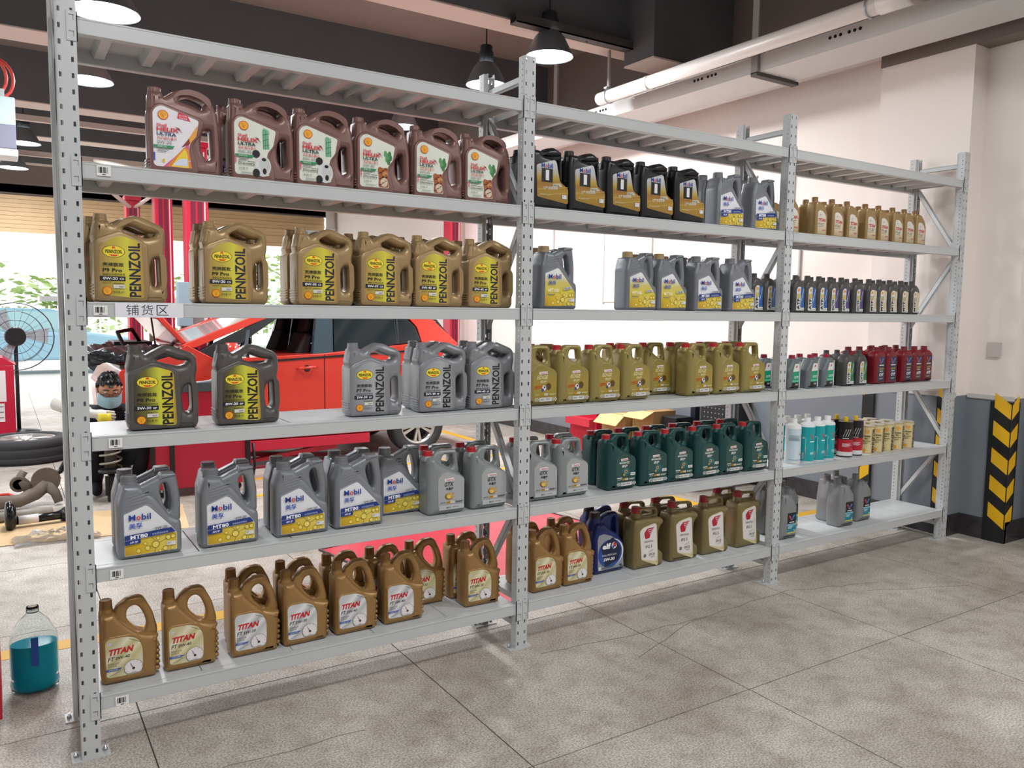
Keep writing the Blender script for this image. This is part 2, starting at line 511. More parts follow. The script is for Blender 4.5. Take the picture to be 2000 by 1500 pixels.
        L.poly(lp, gradmat('beige streak label', [(0, 'd9d6bb'), (.3, 'c3ba86'), (.45, 'ded8b4'), (.6, 'bdb27c'), (.8, 'e3dfc4'), (1, 'c6bd90')], 'E', .04, .2) if gold
               else gradmat('grey streak label', [(0, 'e2e2e2'), (.3, 'b9babb'), (.45, 'dfdfe0'), (.6, 'a6a8aa'), (.8, 'e4e4e4'), (1, 'c4c6c8')], 'E', .04, .2), 9)
        L.poly([(20, 150), (27, 157), (34, 150), (27, 143)], 'dfe3ea'); L.ring(27, 150, 4.5, 1.2, '5873b0', 10)
        L.line(88, 160, 128, 140, 1.4, '5f6a58')
        L.text('TITAN', 19, 108, 98, 130, 'c4232f', .045, shear=.25, slope=.06)
        L.text('FT', 19, 88, 38, 102, '2b2a28', .01, shear=.2, slope=.06)
        L.text(v.upper().replace('W', 'W-'), 43, 90, 88, 101, '2b2a28', .005, shear=.2, slope=.06)
        L.text('超级全合成', 18, 75, 54, 81, '6b6a60'); L.text('发动机油', 18, 67, 46, 73, '6b6a60')
        L.poly([(12, 52), (50, 52), (66, 60), (12, 60)], '3d57a0'); L.text('ACEA A3/B4' if v == '0w40' else 'ACEA C3', 20, 54, 50, 58, 'e8eaf2')
        L.line(22, 34, 60, 50, 2, '9a9a92')
        L.oval(100, 52, 31, 29, '8d8672', 22, -45, 225); L.oval(100, 53, 29, 27, 'e6e2e2', 22, -45, 225)
        for a in range(-30, 211, 30):
            q = math.radians(a); L.line(100 + 22 * math.cos(q), 53 + 21 * math.sin(q), 100 + 27 * math.cos(q), 53 + 26 * math.sin(q), 1, '8a8486')
        L.line(100, 50, 90, 70, 1.6, '4a3a3e'); L.oval(100, 51, 4.5, 4.5, '1d1b1b', 12); L.text('1/min', 93, 36, 107, 41, '7b7577')
    elif k == 'mobil':
        m = plastic('grey jug plastic', '84888e', metal=.2) if v[:2] == '80' else plastic('grey jug plastic b', '7c8187', metal=.2)
        Bp = [(6, 0), (-1, 10), (0, 200), (6, 220), (16, 262), (72, 258), (82, 244), (118, 214), (150, 170), (172, 136), (204, 120), (208, 100), (208, 8), (200, 0)]
        slab(B, Bp, d, .019, m, W, r=9)
        H = [(50, 190), (71, 256), (80, 253), (140, 279), (148, 288), (192, 287), (198, 277), (210, 196), (210, 112), (170, 104), (130, 130)]
        slab(B, H, .05, .013, m, W, [[(141, 226), (146, 248), (158, 256), (168, 245), (178, 195), (179, 162), (172, 147), (158, 163), (147, 200)]], r=12, hr=12)
        slab(B, [(138, 268), (146, 289), (192, 288), (196, 278), (160, 272)], .06, .006, m, W, r=4)
        for i in range(4):
            a, b = (24 + i * 2, 196 - i * 9 + 20), (108 - i * 5, 238 - i * 13)
            slab(B, [(a[0], a[1]), (b[0], b[1]), (b[0] - 2, b[1] + 5), (a[0], a[1] + 4)], d + .0015, .0008, m, W, r=1)
        slab(B, [(12, 10), (12, 166), (92, 194), (106, 188), (180, 108), (197, 80), (197, 10)], d + .002, .004, m, W, r=9)
        neck(B, 44, W, .205, .268, .034, .0265, m)
        cm = plastic('tan cap', 'a88f66') if v == '100' else plastic('grey cap', '75767b')
        capm(C, 44, W, .262, .289, .0275, cm, knurl=.0)
        L = Lab(W, yf - .001)
        lp = [(18, 13), (18, 162), (88, 188), (99, 183), (171, 104), (189, 78), (189, 17)]
        wb = 'e3e4e8' if v != '100' else gradmat('white to yellow label', [(0, 'b8982a'), (.35, 'd8c840'), (.6, 'cfc26a'), (.8, 'e2e3de'), (1, 'e6e8ea')], 'Z', .02, .19)
        L.poly(lp, wb, 4)
        ye = gradmat('honey label', [(0, 'b48a1e'), (.4, 'd9b62a'), (.75, 'e3cf5c'), (1, 'd2b52e')], 'D', -.08, .15)
        L.poly([(19, 14), (18.5, 52), (69, 55), (69, 70), (182, 80), (188, 76), (188, 18)], ye, 3)
        for x, z, r in ((62, 28, 8), (92, 34, 9), (118, 44, 13), (160, 64, 9), (176, 66, 8), (126, 66, 7), (84, 52, 6), (150, 26, 9), (132, 20, 5), (172, 24, 6)):
            L.oval(x, z, r * .9, r * .9, 'ecd86a', 14); L.ring(x, z, r, r * .16, '7d6218', 16)
        for a in ((118, 56, 98, 80), (128, 50, 156, 62), (108, 40, 98, 38), (118, 32, 112, 14)): L.line(*a, 1.4, '6f5a1c')
        L.rect(154, 36, 184, 50, 'dcdcd6'); small(L, 156, 45, 168, 1.5, '8a8a84', 2)
        mobilword(L, 33, 139, 104, 161)
        L.text('美孚', 33, 110, 76, 130, '2b4fae', .015)
        if v == '100':
            L.text('MT100', 30, 77, 90, 94, 'f1ecd6', .02); small(L, 24, 66, 70, 3, '5b5a86')
            g, gx = '5W-30' if v == '100' else '', 128
            L.poly([(118, 88), (168, 96), (160, 106), (121, 99)], 'c3c6ca'); L.text('5W-40', 124, 91, 156, 98.5, '3a3d42', .01, slope=.12)
        else:
            L.poly([(18, 54), (18, 88), (171, 101), (184, 83), (69, 74), (69, 57)], '263a80')
            L.line(18, 70.5, 70, 74, .8, 'c9cfe6')
            L.text('MT80', 36, 73, 92, 87, 'f4f5fa', .03, slope=.06)
            L.text('全合成发动机油', 106, 80.5, 158, 87.5, 'cdd6f2', 0, slope=.06)
            L.text('API SP', 34, 58.5, 60, 66, 'e6e9f4', .02, slope=.05)
            g = {'80a': '0W-20', '80b': '5W-30', '80c': '5W-40'}[v]
            L.poly([(110, 97), (164, 102), (158, 112), (112, 107)], 'c8cace'); L.text(g, 117, 98.5, 156, 107, '35383e', .01, slope=.08)
    elif k == 'castrol':
        hx = {'gtx': '8d9393', 'mag': '1d4a48', 'edge': '998a52'}[v]
        m = mat('castor jug ' + v, hx, .36, .2, var=.1, scale=6)
        Bp = [(8, 0), (0, 10), (0, 190), (3, 238), (10, 251), (36, 253), (58, 226), (86, 208), (128, 190), (164, 172), (181, 152), (182, 10), (174, 0)]
        slab(B, Bp, d, .026, m, W, r=10)
        H = [(30, 196), (38, 252), (54, 272), (70, 279), (148, 277), (158, 268), (163, 219), (172, 176), (120, 150)]
        slab(B, H, .044, .013, m, W, [[(82, 222), (86, 248), (96, 257), (138, 255), (144, 210), (133, 194), (98, 208)]], r=12, hr=7)
        slab(B, [(42, 16), (40, 164), (68, 192), (96, 194), (164, 166), (177, 150), (177, 16)], d + .002, .004, m, W, r=9)
        for x in (12, 22, 32): slab(B, [(x, 14), (x + 5, 14), (x + 5, 186), (x, 186)], d - .004 - .012 * (x == 12), .002, m, W, r=2)
        neck(B, 22, W, .235, .258, .030, .021, m)
        capm(C, 22, W, .253, .278, .0222, mat('red cap', 'b51f2c', .4, var=.1), knurl=.05)
        L = Lab(W, yf - .001)
        tk = {'gtx': '1d1e20', 'mag': 'dfe6e4', 'edge': 'd9cf9a'}[v]
        bgm = {'gtx': 'a7aaab', 'mag': gradmat('green label', [(0, '24504c'), (.5, '2f4a45'), (1, '1c4a46')], 'X', -.05, .09), 'edge': gradmat('old gold label', [(0, '9a8a3a'), (.5, 'a08a3c'), (1, '8c7f40')], 'Z', .02, .19)}[v]
        L.poly([(48, 20), (46, 160), (72, 185), (94, 187), (164, 160), (174, 146), (174, 20)], bgm, 6)
        z = {'gtx': 0, 'mag': 0, 'edge': 0}[v]
        L.poly([(78, 146), (76, 158), (122, 160), (124, 148)], 'e8e2e2'); L.text('Castrol', 82, 148.5, 119, 157, 'bf2f3a', .02)
        word = {'gtx': 'GTX', 'mag': 'MAGNATEC', 'edge': 'EDGE'}[v]
        x0, x1 = {'gtx': (74, 118), 'mag': (66, 132), 'edge': (64, 122)}[v]
        L.text(word, x0, 124 if v != 'mag' else 132, x1, 142, tk, .03, shear=.25)
        L.text({'gtx': '金嘉护', 'mag': '磁护', 'edge': '极护'}[v], 82, 106 if v != 'mag' else 112, 118, 119 if v != 'mag' else 127, tk, .02, shear=.15)
        if v == 'gtx':
            L.oval(100, 80, 22, 15, '6f5a2c'); L.oval(104, 82, 20, 14, 'c79a3c'); L.oval(98, 78, 9, 8, 'e2c36a'); L.ring(116, 90, 12, 3, 'aab6c4')
        elif v == 'mag':
            L.oval(112, 90, 24, 20, '1f6a70'); L.oval(110, 92, 10, 9, 'c2a062'); L.oval(110, 92, 5, 5, '4a2c1c'); L.oval(98, 76, 6, 6, 'c9a042')
            L.rect(140, 70, 172, 84, 'd4dadb'); small(L, 144, 75, 168, 2.5, '6c7476')
        else:
            for i in range(4): L.line(52, 78 + i * 5, 92, 86 + i * 3, 3, ('b5521e', 'c8761e')[i % 2])
            L.oval(128, 90, 15, 16, '5c4420'); L.oval(104, 84, 11, 12, 'e2e2e6'); L.oval(106, 87, 5, 5, '2b2c4a'); L.oval(96, 74, 6, 8, '4a4f86')
        L.text('API SP', 56, 50, 80, 56, tk)
        if v == 'mag': L.rect(52, 60, 84, 64, 'dfe6e4')
        L.rect(86, 49, 106, 58, 'd8a21e' if v != 'edge' else 'dcae22'); L.rect(106, 49, 124, 58, 'e6e3da'); L.text('5W', 89, 51, 104, 56.5, '2b2414', .02)
        L.text('SP', 109, 51, 120, 56.5, '6a675f'); small(L, 130, 54, 168, 2, tk, 2)
        if v == 'gtx':
            L.rect(50, 22, 172, 42, 'b8bbbc')
            L.text('嘉实多', 84, 27, 108, 35, '2a2b2d', .01); small(L, 114, 31, 146, 2, '6f7274')
        else:
            for i in range(7):
                for j in range(3):
                    if (i + j) % 2:
                        for xx in (50, 140): L.rect(xx + i * 4.5, 22 + j * 6, xx + i * 4.5 + 4.5, 28 + j * 6, 'd5d2c6' if v == 'edge' else 'dfe3e2')
            L.rect(76, 22, 142, 40, 'd6d6d4', 5); L.text('嘉实多', 82, 27, 102, 35, '2a2b2d', .01); small(L, 108, 33, 136, 2, '7c7c80', 2)
    elif k == 'mobil1':
        m = mat('black jug plastic', '17181a', .34, var=.2)
        Bp = [(8, 0), (0, 10), (0, 214), (5, 262), (54, 264), (64, 244), (120, 236), (146, 228), (160, 180), (176, 128), (210, 106), (214, 10), (206, 0)]
        slab(B, Bp, d, .02, m, W, r=9)
        H = [(18, 232), (54, 264), (66, 258), (104, 280), (146, 289), (178, 272), (192, 254), (192, 150), (212, 112), (190, 96), (160, 130), (150, 214), (120, 228)]
        slab(B, H, .062, .014, m, W, [[(150, 222), (172, 230), (174, 152), (164, 140)]], r=10, hr=6)
        slab(B, [(20, 236), (60, 256), (104, 276), (146, 284), (176, 268), (184, 252), (150, 246), (60, 238)], d * .8, .016, m, W, r=12)
        neck(B, 30, W, .225, .268, .034, .025, m)
        capm(C, 30, W, .262, .285, .0255, mat('black cap', '2a2523', .4), knurl=.02)
        L = Lab(W, yf)
        lp = [(34, 56), (28, 196), (126, 226), (138, 220), (160, 132), (208, 104), (208, 34)]
        L.poly(lp, gradmat('gold label', [(0, '9a7426'), (.28, 'a8862e'), (.45, '9c6c28'), (.6, 'b49a3c'), (.8, 'b9b9b8'), (1, 'c9ccd2')], 'Z', .035, .22), 9)
        for z in (62, 88): L.line(34, z, 206, z + 22, 2, 'c8a95c')
        mobilword(L, 54, 186, 118, 208)
        L.rect(56, 124, 118, 184, '18191b'); L.text('1', 78, 132, 97, 178, 'e4e4e6', .03)
        L.poly([(118, 104), (176, 110), (160, 124), (119, 120)], 'c6bfa8'); L.text('0W-20', 122, 108, 154, 117, '26241f', .015)
        L.text('引擎表现如新', 66, 88, 148, 103, 'dcd7c8', .015, slope=.08)
        small(L, 46, 68, 112, 2.4, 'd2bd82', 2); L.rect(172, 56, 198, 74, 'dcdce2'); small(L, 176, 68, 184, 1.6, '8f8f9a', 2)
    elif k == 'elf':
        m = mat('navy jug plastic', '1d2a66', .33, var=.12)
        Bp = [(6, 0), (0, 10), (0, 190), (5, 240), (20, 264), (62, 264), (80, 250), (112, 222), (150, 200), (184, 162), (198, 140), (200, 10), (192, 0)]
        slab(B, Bp, d, .024, m, W, r=10)
        slab(B, [(36, 216), (52, 262), (80, 290), (126, 306), (164, 306), (178, 286), (186, 230), (194, 146), (150, 140), (110, 190)], .05, .014, m, W, [[(130, 224), (136, 268), (148, 280), (160, 272), (162, 190), (146, 190)]], r=14, hr=10)
        neck(B, 36, W, .225, .288, .038, .028, m)
        capm(C, 36, W, .284, .314, .029, mat('matt black cap', '222225', .45))
        L = Lab(W, yf)
        L.poly([(20, 20), (14, 182), (22, 206), (54, 210), (102, 194), (142, 168), (182, 130), (192, 22)], '8f949a', 8)
        L.oval(104, 106, 84, 74, 'd5d8dc', 28); L.oval(98, 104, 80, 74, '2a4f9a', 28); L.poly([(34, 150), (116, 186), (172, 120), (156, 62), (66, 34), (50, 96)], '18233e', 10)
        L.text('elf', 46, 128, 102, 158, 'f2f2f2', .045); L.oval(124, 142, 17, 17, 'd9dce2'); L.oval(128, 146, 11, 12, 'c03040'); L.oval(117, 136, 7, 8, '2f55b0')
        L.text('FULL-TECH LLX', 46, 92, 140, 101, 'e8e8ea', .015); L.text('5W-30', 54, 66, 126, 82, 'f2f2f2', .035, shear=.15)
        L.text('4L', 160, 26, 184, 40, '26282c', .02); L.rect(22, 24, 38, 42, 'd8dade'); small(L, 46, 34, 128, 1.8, '5d6167', 3)
    elif k == 'idem':
        m = mat('olive gold jug plastic', '82754e', .34, .25, var=.1)
        Bp = [(6, 0), (0, 10), (0, 236), (10, 264), (80, 268), (168, 262), (198, 250), (206, 226), (184, 214), (172, 190), (168, 110), (176, 84), (204, 66), (206, 10), (198, 0)]
        slab(B, Bp, d, .02, m, W, r=10)
        slab(B, [(20, 250), (34, 290), (52, 296), (74, 314), (176, 308), (190, 292), (194, 252)], .034, .011, m, W, [[(72, 282), (80, 293), (96, 300), (164, 294), (172, 272), (90, 272)]], r=8, hr=6)
        slab(B, [(176, 70), (200, 62), (200, 236), (176, 226)], .036, .01, m, W, r=8)
        slab(B, [(12, 20), (12, 234), (24, 250), (160, 244), (160, 20)], d + .001, .003, m, W, r=9)
        neck(B, 46, W, .255, .292, .03, .022, m)
        capm(C, 46, W, .288, .322, .0235, mat('deep red cap', '96202a', .42, var=.1), knurl=.06)
        L = Lab(W, yf - .0005)
        L.poly([(46, 50), (30, 204), (54, 222), (132, 236), (146, 228), (164, 10), (156, 5)], 'cfc59a', 10)
        L.poly([(49, 52), (34, 202), (56, 218), (130, 231), (142, 224), (156, 62), (148, 30)], 'ded9d6', 10)
        e = 'b32337'
        L.poly([(64, 172), (60, 190), (74, 206), (84, 210), (92, 188), (104, 176), (98, 160), (70, 158)], e, 3)
        for i in range(4): L.poly([(74, 206 - i * 11), (80, 212 - i * 11), (132 - i * 7, 216 - i * 10), (116 - i * 6, 207 - i * 10)], e, 2)
        L.text('idemitsu', 62, 138, 124, 152, '8b8588', .005); L.text('IFG 5', 72, 108, 116, 124, '3e3a3c')
        L.line(96, 86, 128, 96, 2.5, 'a9a39a'); L.text({'0w20': '0W-20', '5w30': '5W-30'}[v], 96, 64, 136, 79, '3e3a3c'); small(L, 108, 56, 136, 2.4, '8d878a')
        if v == '0w20': L.ring(68, 70, 9, 3, '3a3838'); L.oval(68, 70, 3, 4, '3a3838', 8)
        L.text('4L', 148, 22, 158, 29, '8f875e', .02)
    elif k == 't1':
        m = plastic('gold bottle plastic', 'a4875a', metal=.3)
        Bp = [(4, 0), (0, 6), (0, 186), (7, 199), (42, 201), (62, 194), (92, 166), (108, 134)]
        for i in range(6): Bp += [(114, 122 - i * 18), (110, 113 - i * 18)]
        Bp += [(114, 14), (108, 0)]
        slab(B, Bp, d, .014, m, W, r=5)
        slab(B, [(52, 160), (62, 196), (72, 188), (64, 158)], d * .8, .004, m, W, r=3)
        neck(B, 25, W, .19, .206, .02, .017, m)
        capm(C, 25, W, .203, .227, .0185, plastic('bronze cap b', '8a6840', metal=.25), knurl=.06)
        L = Lab(W, yf)
        L.poly([(14, 12), (14, 142), (30, 150), (58, 146), (82, 128), (92, 104), (92, 12)], gradmat('pale gold label', [(0, 'b29c70'), (.4, 'd8cdb4'), (1, 'dedad2')], 'Z', .01, .15), 6)
        L.poly([(30, 124), (37, 132), (44, 124), (37, 116)], 'b7bcc6'); L.ring(37, 124, 4, 1, '7f8ba6', 10)
        L.text('TITAN', 18, 84, 84, 104, 'b9303c', .04, shear=.15); L.text({'dct': 'FT-DCT', 'z': 'FT-Z8', 'at': 'FT-AT'}[v], 18, 62, 74, 78, '5a5448', .01, shear=.15)
        L.rect(18, 55, 66, 57, '7d7460'); L.rect(58, 34, 88, 40, 'c06a58')
    elif k == 'g1':
        m = plastic('smoke bottle plastic', '4e4c4b')
        Bp = [(4, 0), (0, 5), (2, 50), (-1, 96), (0, 150), (13, 178), (36, 193), (64, 193), (88, 177), (104, 150), (105, 98), (99, 58), (104, 6), (100, 0)]
        slab(B, Bp, d, .02, m, W, r=7)
        slab(B, [(16, 8), (16, 146), (50, 174), (90, 148), (88, 60), (92, 8)], d + .001, .003, m, W, r=5)
        neck(B, 50, W, .18, .2, .02, .016, m)
        capm(C, 50, W, .195, .218, .0172, plastic('smoke cap', '464342'), knurl=.04)
        L = Lab(W, yf - .0005)
        h = {'atf': '2f62a6', 'dct': '4b4280', 'mtf': 'c0a878', 'cvt': '2f7a54'}[v]
        pw = 'e2ddd2' if v == 'mtf' else 'd9d9d6'
        L.poly([(20, 14), (20, 136), (34, 150), (54, 150), (56, 14)], pw, 4)
        L.poly([(56, 30), (54, 150), (84, 142), (84, 64), (88, 30)], 'cfc3a4' if v == 'mtf' else h, 3)
        L.line(62, 70, 80, 138, 3, 'd9dde4'); L.rect(56, 14, 88, 30, 'dcdcda'); small(L, 62, 20, 82, 3, '6c6c6c')
        pecten(L, 38, 132, 8); L.rect(27, 86, 50, 112, 'cdb95e' if v != 'mtf' else 'b9a984')
        L.text({'atf': 'ATF', 'dct': 'DCTF', 'mtf': 'MTF', 'cvt': 'CVTF'}[v], 25, 20, 46, 82, '1d1c1c', .03, rot=1)
    elif k == 'red':
        m = mat('dark red bottle plastic', '7d1a24', .36, var=.15)
        Bp = [(4, 0), (0, 6), (0, 184), (12, 200), (36, 212), (76, 212), (100, 199), (113, 184), (114, 6), (108, 0)]
        slab(B, Bp, d, .02, m, W, r=8)
        neck(B, 56, W, .2, .216, .023, .019, m)
        capm(C, 56, W, .213, .236, .0205, mat('red bottle cap', '7a2028', .42, var=.1), knurl=.05)
        L = Lab(W, yf)
        L.poly([(22, 16), (22, 164), (40, 178), (96, 172), (96, 16)], '2c2f4a' if v == 'cvt' else '54222a', 6)
        L.poly([(30, 164), (44, 164), (56, 134), (52, 126)], 'b3404e'); L.poly([(86, 164), (72, 164), (56, 138), (56, 126)], '4a78c4'); L.rect(34, 118, 84, 124, 'dcdcdc')
        L.text('全合成', 34, 92, 82, 106, 'b99a4a', .03); L.rect(40, 80, 76, 86, 'c9c4b8')
        L.text('CVT' if v == 'cvt' else 'ATF', 36, 50, 82, 70, 'e4e4e6', .05, shear=.1); small(L, 36, 36, 80, 2.5, 'b9b4a8', 2)
    elif k == 'cv':
        m = mat('grey fluid bottle plastic', '6d7478', .36, .15, var=.1)
        slab(B, [(4, 0), (0, 6), (0, 108), (34, 164), (42, 178), (96, 178), (102, 168), (105, 6), (100, 0)], d, .016, m, W, r=7)
        slab(B, [(96, 10), (104, 10), (104, 160), (98, 166)], d + .001, .002, mat('clear level strip', 'd8dcdc', .3), W, r=2)
        neck(B, 70, W, .17, .184, .021, .018, m)
        capm(C, 70, W, .18, .2, .0195, mat('crimson cap', '9c1f3a', .42, var=.1), knurl=.03)
        L = Lab(W, yf)
        L.poly([(30, 14), (40, 112), (54, 150), (92, 150), (92, 14)], '17966f', 3)
        L.poly([(38, 104), (54, 150), (92, 150), (92, 106)], 'dcdcda', 3); L.poly([(62, 126), (66, 138), (78, 142), (74, 128)], 'b02a3c', 2)
        L.text('CVTF', 50, 64, 88, 78, 'dff0ea', .03, shear=.1); L.rect(34, 44, 92, 54, '63c0a0'); L.poly([(30, 14), (33, 40), (92, 40), (92, 14)], '1b1e20')
        small(L, 62, 30, 88, 3, 'c6cac8', 2)
    else:  # valv
        m = plastic('silver slim jug plastic', '8c8f90', metal=.2)
        Bp = [(5, 0), (0, 8), (0, 150), (8, 204), (20, 270), (62, 272), (80, 262), (112, 240), (140, 206), (149, 172), (150, 8), (144, 0)]
        slab(B, Bp, d, .024, m, W, r=10)
        for a in ([(58, 200), (86, 262), (96, 256), (68, 196)], [(84, 236), (132, 190), (138, 196), (92, 244)], [(66, 196), (136, 196), (136, 190), (66, 190)]): slab(B, a, d * .98, .004, m, W, r=3)
        neck(B, 40, W, .24, .278, .026, .021, m)
        capm(C, 40, W, .274, .304, .0225, plastic('grey screw cap', '7d7f80'), knurl=.06)
        L = Lab(W, yf)
        L.rect(56, 34, 132, 158, '1d1f24', 4); L.rect(56, 36, 132, 92, '1c7f93'); L.rect(56, 80, 132, 92, '7db6c4'); L.rect(56, 34, 132, 40, 'd6d04a')
        L.poly([(66, 142), (80, 142), (94, 116), (90, 108)], 'c24455'); L.poly([(122, 142), (108, 142), (94, 120), (94, 108)], '4a86cc'); L.rect(72, 98, 116, 104, 'dcdcdc')
        small(L, 62, 72, 104, 4, 'c9e2e8', 2); L.text('4L', 112, 44, 126, 54, 'd2e6ea', .02)
    return [('body', finish(B, k + ' body')), ('cap', finish(C, k + ' cap')), ('label', L.obj())]

# ---------------------------------------------------------------- room shell
XW = 5.58                     # face of the long side wall
floor_m = mat('ground concrete', 'bdb9b4', .55)
def concrete():
    m = floor_m; nt = m.node_tree; p = nt.nodes['Principled BSDF']
    geo = nt.nodes.new('ShaderNodeNewGeometry')
    def noise(sc, det=4):
        n = nt.nodes.new('ShaderNodeTexNoise'); n.inputs['Scale'].default_value = sc; n.inputs['Detail'].default_value = det
        nt.links.new(geo.outputs['Position'], n.inputs['Vector']); return n
    def ramp(src, stops):
        r = nt.nodes.new('ShaderNodeValToRGB'); e = r.color_ramp.elements
        e[0].position, e[0].color = stops[0][0], rgb(stops[0][1]); e[1].position, e[1].color = stops[1][0], rgb(stops[1][1])
        nt.links.new(src, r.inputs[0]); return r
    a = ramp(noise(130, 2).outputs['Fac'], [(.36, 'a9a49d'), (.62, 'e6e2dc')])
    b = ramp(noise(1.6, 6).outputs['Fac'], [(.34, 'c6c1ba'), (.68, 'f4f2ef')])
    c = ramp(noise(9, 5).outputs['Fac'], [(.3, 'e2dfda'), (.55, 'ffffff')])
    def mul(x, y):
        q = nt.nodes.new('ShaderNodeMix'); q.data_type = 'RGBA'; q.blend_type = 'MULTIPLY'; q.inputs['Factor'].default_value = 1
        nt.links.new(x, q.inputs['A']); nt.links.new(y, q.inputs['B']); return q.outputs['Result']
    nt.links.new(mul(mul(a.outputs[0], b.outputs[0]), c.outputs[0]), p.inputs['Base Color'])
    n2 = noise(130, 2); bp = nt.nodes.new('ShaderNodeBump'); bp.inputs['Strength'].default_value = .08; bp.inputs['Distance'].default_value = .002
    nt.links.new(n2.outputs['Fac'], bp.inputs['Height']); nt.links.new(bp.outputs['Normal'], p.inputs['Normal'])
    mr = nt.nodes.new('ShaderNodeMapRange'); mr.inputs['To Min'].default_value = .34; mr.inputs['To Max'].default_value = .62
    nt.links.new(noise(2.2, 5).outputs['Fac'], mr.inputs['Value']); nt.links.new(mr.outputs[0], p.inputs['Roughness'])
concrete()
fl = MB(); fl.box(-7, -9, -.12, 9, 13.2, -.002, mat('joint filler', '4a4641', .9))
floor = struct('floor', fl)
xs = [-7, -4.13, -3.04, -1.96, -.87, .215, 1.3, 2.385, 3.46, 4.56, 5.645, 9]
ys = [-9, -5.16, -4.08, -2.99, -1.905, -.82, .265, 1.35, 2.435, 3.52, 4.605, 5.69, 6.775, 7.86, 8.945, 10.03, 11.115, 13.2]
for i in range(len(xs) - 1):
    for j in range(len(ys) - 1):
        g = .0025
        b = MB(); b.box(xs[i] + g, ys[j] + g, -.003, xs[i + 1] - g, ys[j + 1] - g, 0, floor_m)
        b.obj('floor_slab', floor)
cr = MB()                      # hairline cracks in the slabs
def crack(pts, w=.0035):
    rnd = random.Random(len(pts) + int(pts[0][0] * 100)); P = []
    for (a, b) in zip(pts, pts[1:]):
        for i in range(7):
            t = i / 7; P.append((a[0] + (b[0] - a[0]) * t + rnd.uniform(-.012, .012), a[1] + (b[1] - a[1]) * t + rnd.uniform(-.012, .012)))
    P.append(pts[-1])
    for a, b in zip(P, P[1:]): cr.prism([(a[0], a[1] - w / 2), (b[0], b[1] - w / 2), (b[0], b[1] + w / 2), (a[0], a[1] + w / 2)], -.004, .0004, mat('crack', '6d6863', .9), 'z')
crack([(1.83, -.1), (2.3, -.14), (2.75, -.16), (3.5, -.12), (4.1, -.3)]); crack([(2.2, -.35), (2.75, -.16), (2.9, -.2)]); crack([(.25, -.28), (.9, -.3)]); crack([(3.9, -.35), (4.5, -.6)])
cr.obj('crack', floor)

grey_w = mat('wall grey gloss paint', '7f868d', .3, var=.08, scale=1.2)
white_w = mat('wall white emulsion', 'f0e7e1', .6, var=.04, scale=.8)
beam_w = mat('wall brown grey paint', '7d726d', .7, var=.1)
def wallbox(mb, x0, y0, x1, y1, top):
    mb.box(x0, y0, .0, x1, y1, 1.0, grey_w); mb.box(x0, y0, 1.0, x1, y1, top, white_w)
w = MB(); wallbox(w, XW, .73, XW + .3, 13.2, 3.55); w.box(XW - .0, .73, 3.55, XW + .3, 13.2, 4.6, beam_w)
wall_right = struct('wall_right', w)
w = MB(); wallbox(w, 5.42, .05, XW + .3, .73, 3.38); w.box(5.41, -.3, 3.38, XW + .3, .735, 4.6, beam_w)
struct('pillar', w)
w = MB(); wallbox(w, XW + .01, -.26, 6.2, .05, 3.55); w.box(5.9, -9, 0, 6.2, -.26, 3.45, white_w); w.box(5.88, -9, 3.45, 6.2, -.26, 4.6, mat('charcoal ceiling paint', '66686d', .75, var=.15))
wall_near = struct('wall_near', w)
marble = mat('black marble skirting', '1d1c1e', .25, hex2='4a4648', scale=14)
t = MB()
yy = .74
while yy < 13.1:
    t.box(XW - .012, yy, .0, XW + .02, min(yy + .79, 13.15), .15, marble); yy += .8
struct('baseboard_right', t)
t = MB(); t.box(5.408, .045, 0, 5.43, .735, .15, marble); t.box(5.43, .038, 0, XW + .02, .06, .15, marble); t.box(XW - .002, -.272, 0, XW + .02, .04, .15, marble); t.box(XW, -.272, 0, 5.9, -.25, .15, marble)
struct('baseboard_pillar', t)
t = MB(); t.box(XW - .006, .73, .99, XW + .01, 13.1, 1.015, white_w); t.box(5.412, .04, .99, 5.44, .735, 1.02, mat('wall ledge', 'c9c6c2', .5)); t.box(XW - .0, -.268, .985, XW + .02, .04, 1.015, mat('wall ledge', 'c9c6c2', .5))
struct('trim_1', t)
# hazard strips
yel, blk = mat('hazard yellow', 'e8b414', .4), mat('hazard black', '16171a', .45)
def hazard(name, label, x, ya, yb, z0, n, pitch, up, ztop=1.0):
    o = empty(name, (x, (ya + yb) / 2, 0), label, 'corner guard', 'black and yellow corner guards')
    y0, y1 = min(ya, yb) - (ya + yb) / 2, max(ya, yb) - (ya + yb) / 2
    b = MB(); b.box(-.008, y0, .0, 0, y1, ztop, blk); b.obj('backing', o)
    for i in range(n):
        z = z0 + i * pitch; a, c = (z, z + .085 * up) if True else 0
        h = .10
        q = MB(); q.prism([(y0 * .8, a + (.06 if up < 0 else 0)), (y1 * .8, a + (0 if up < 0 else .06)), (y1 * .8, a + h + (0 if up < 0 else .06)), (y0 * .8, a + h + (.06 if up < 0 else 0))], -.0095, -.006, yel, 'x')
        q.obj('yellow_stripe', o)
hazard('corner_guard', 'hazard striped corner guard on the pillar, half hidden behind the shelf cans', 5.41, .64, .735, .28, 3, .33, -1, 1.0)
hazard('corner_guard', 'hazard striped corner guard on the pillar, seen through the rack end frame', 5.41, .055, .155, .18, 5, .19, 1, .985)
o = empty('corner_guard', (XW, -.2, 0), 'hazard striped corner guard standing free to the right of the rack', 'corner guard', 'black and yellow corner guards')
b = MB(); b.box(-.006, -.062, 0, .003, .075, .975, blk); b.box(-.006, -.07, 0, .1, -.06, .975, blk); b.obj('backing', o)
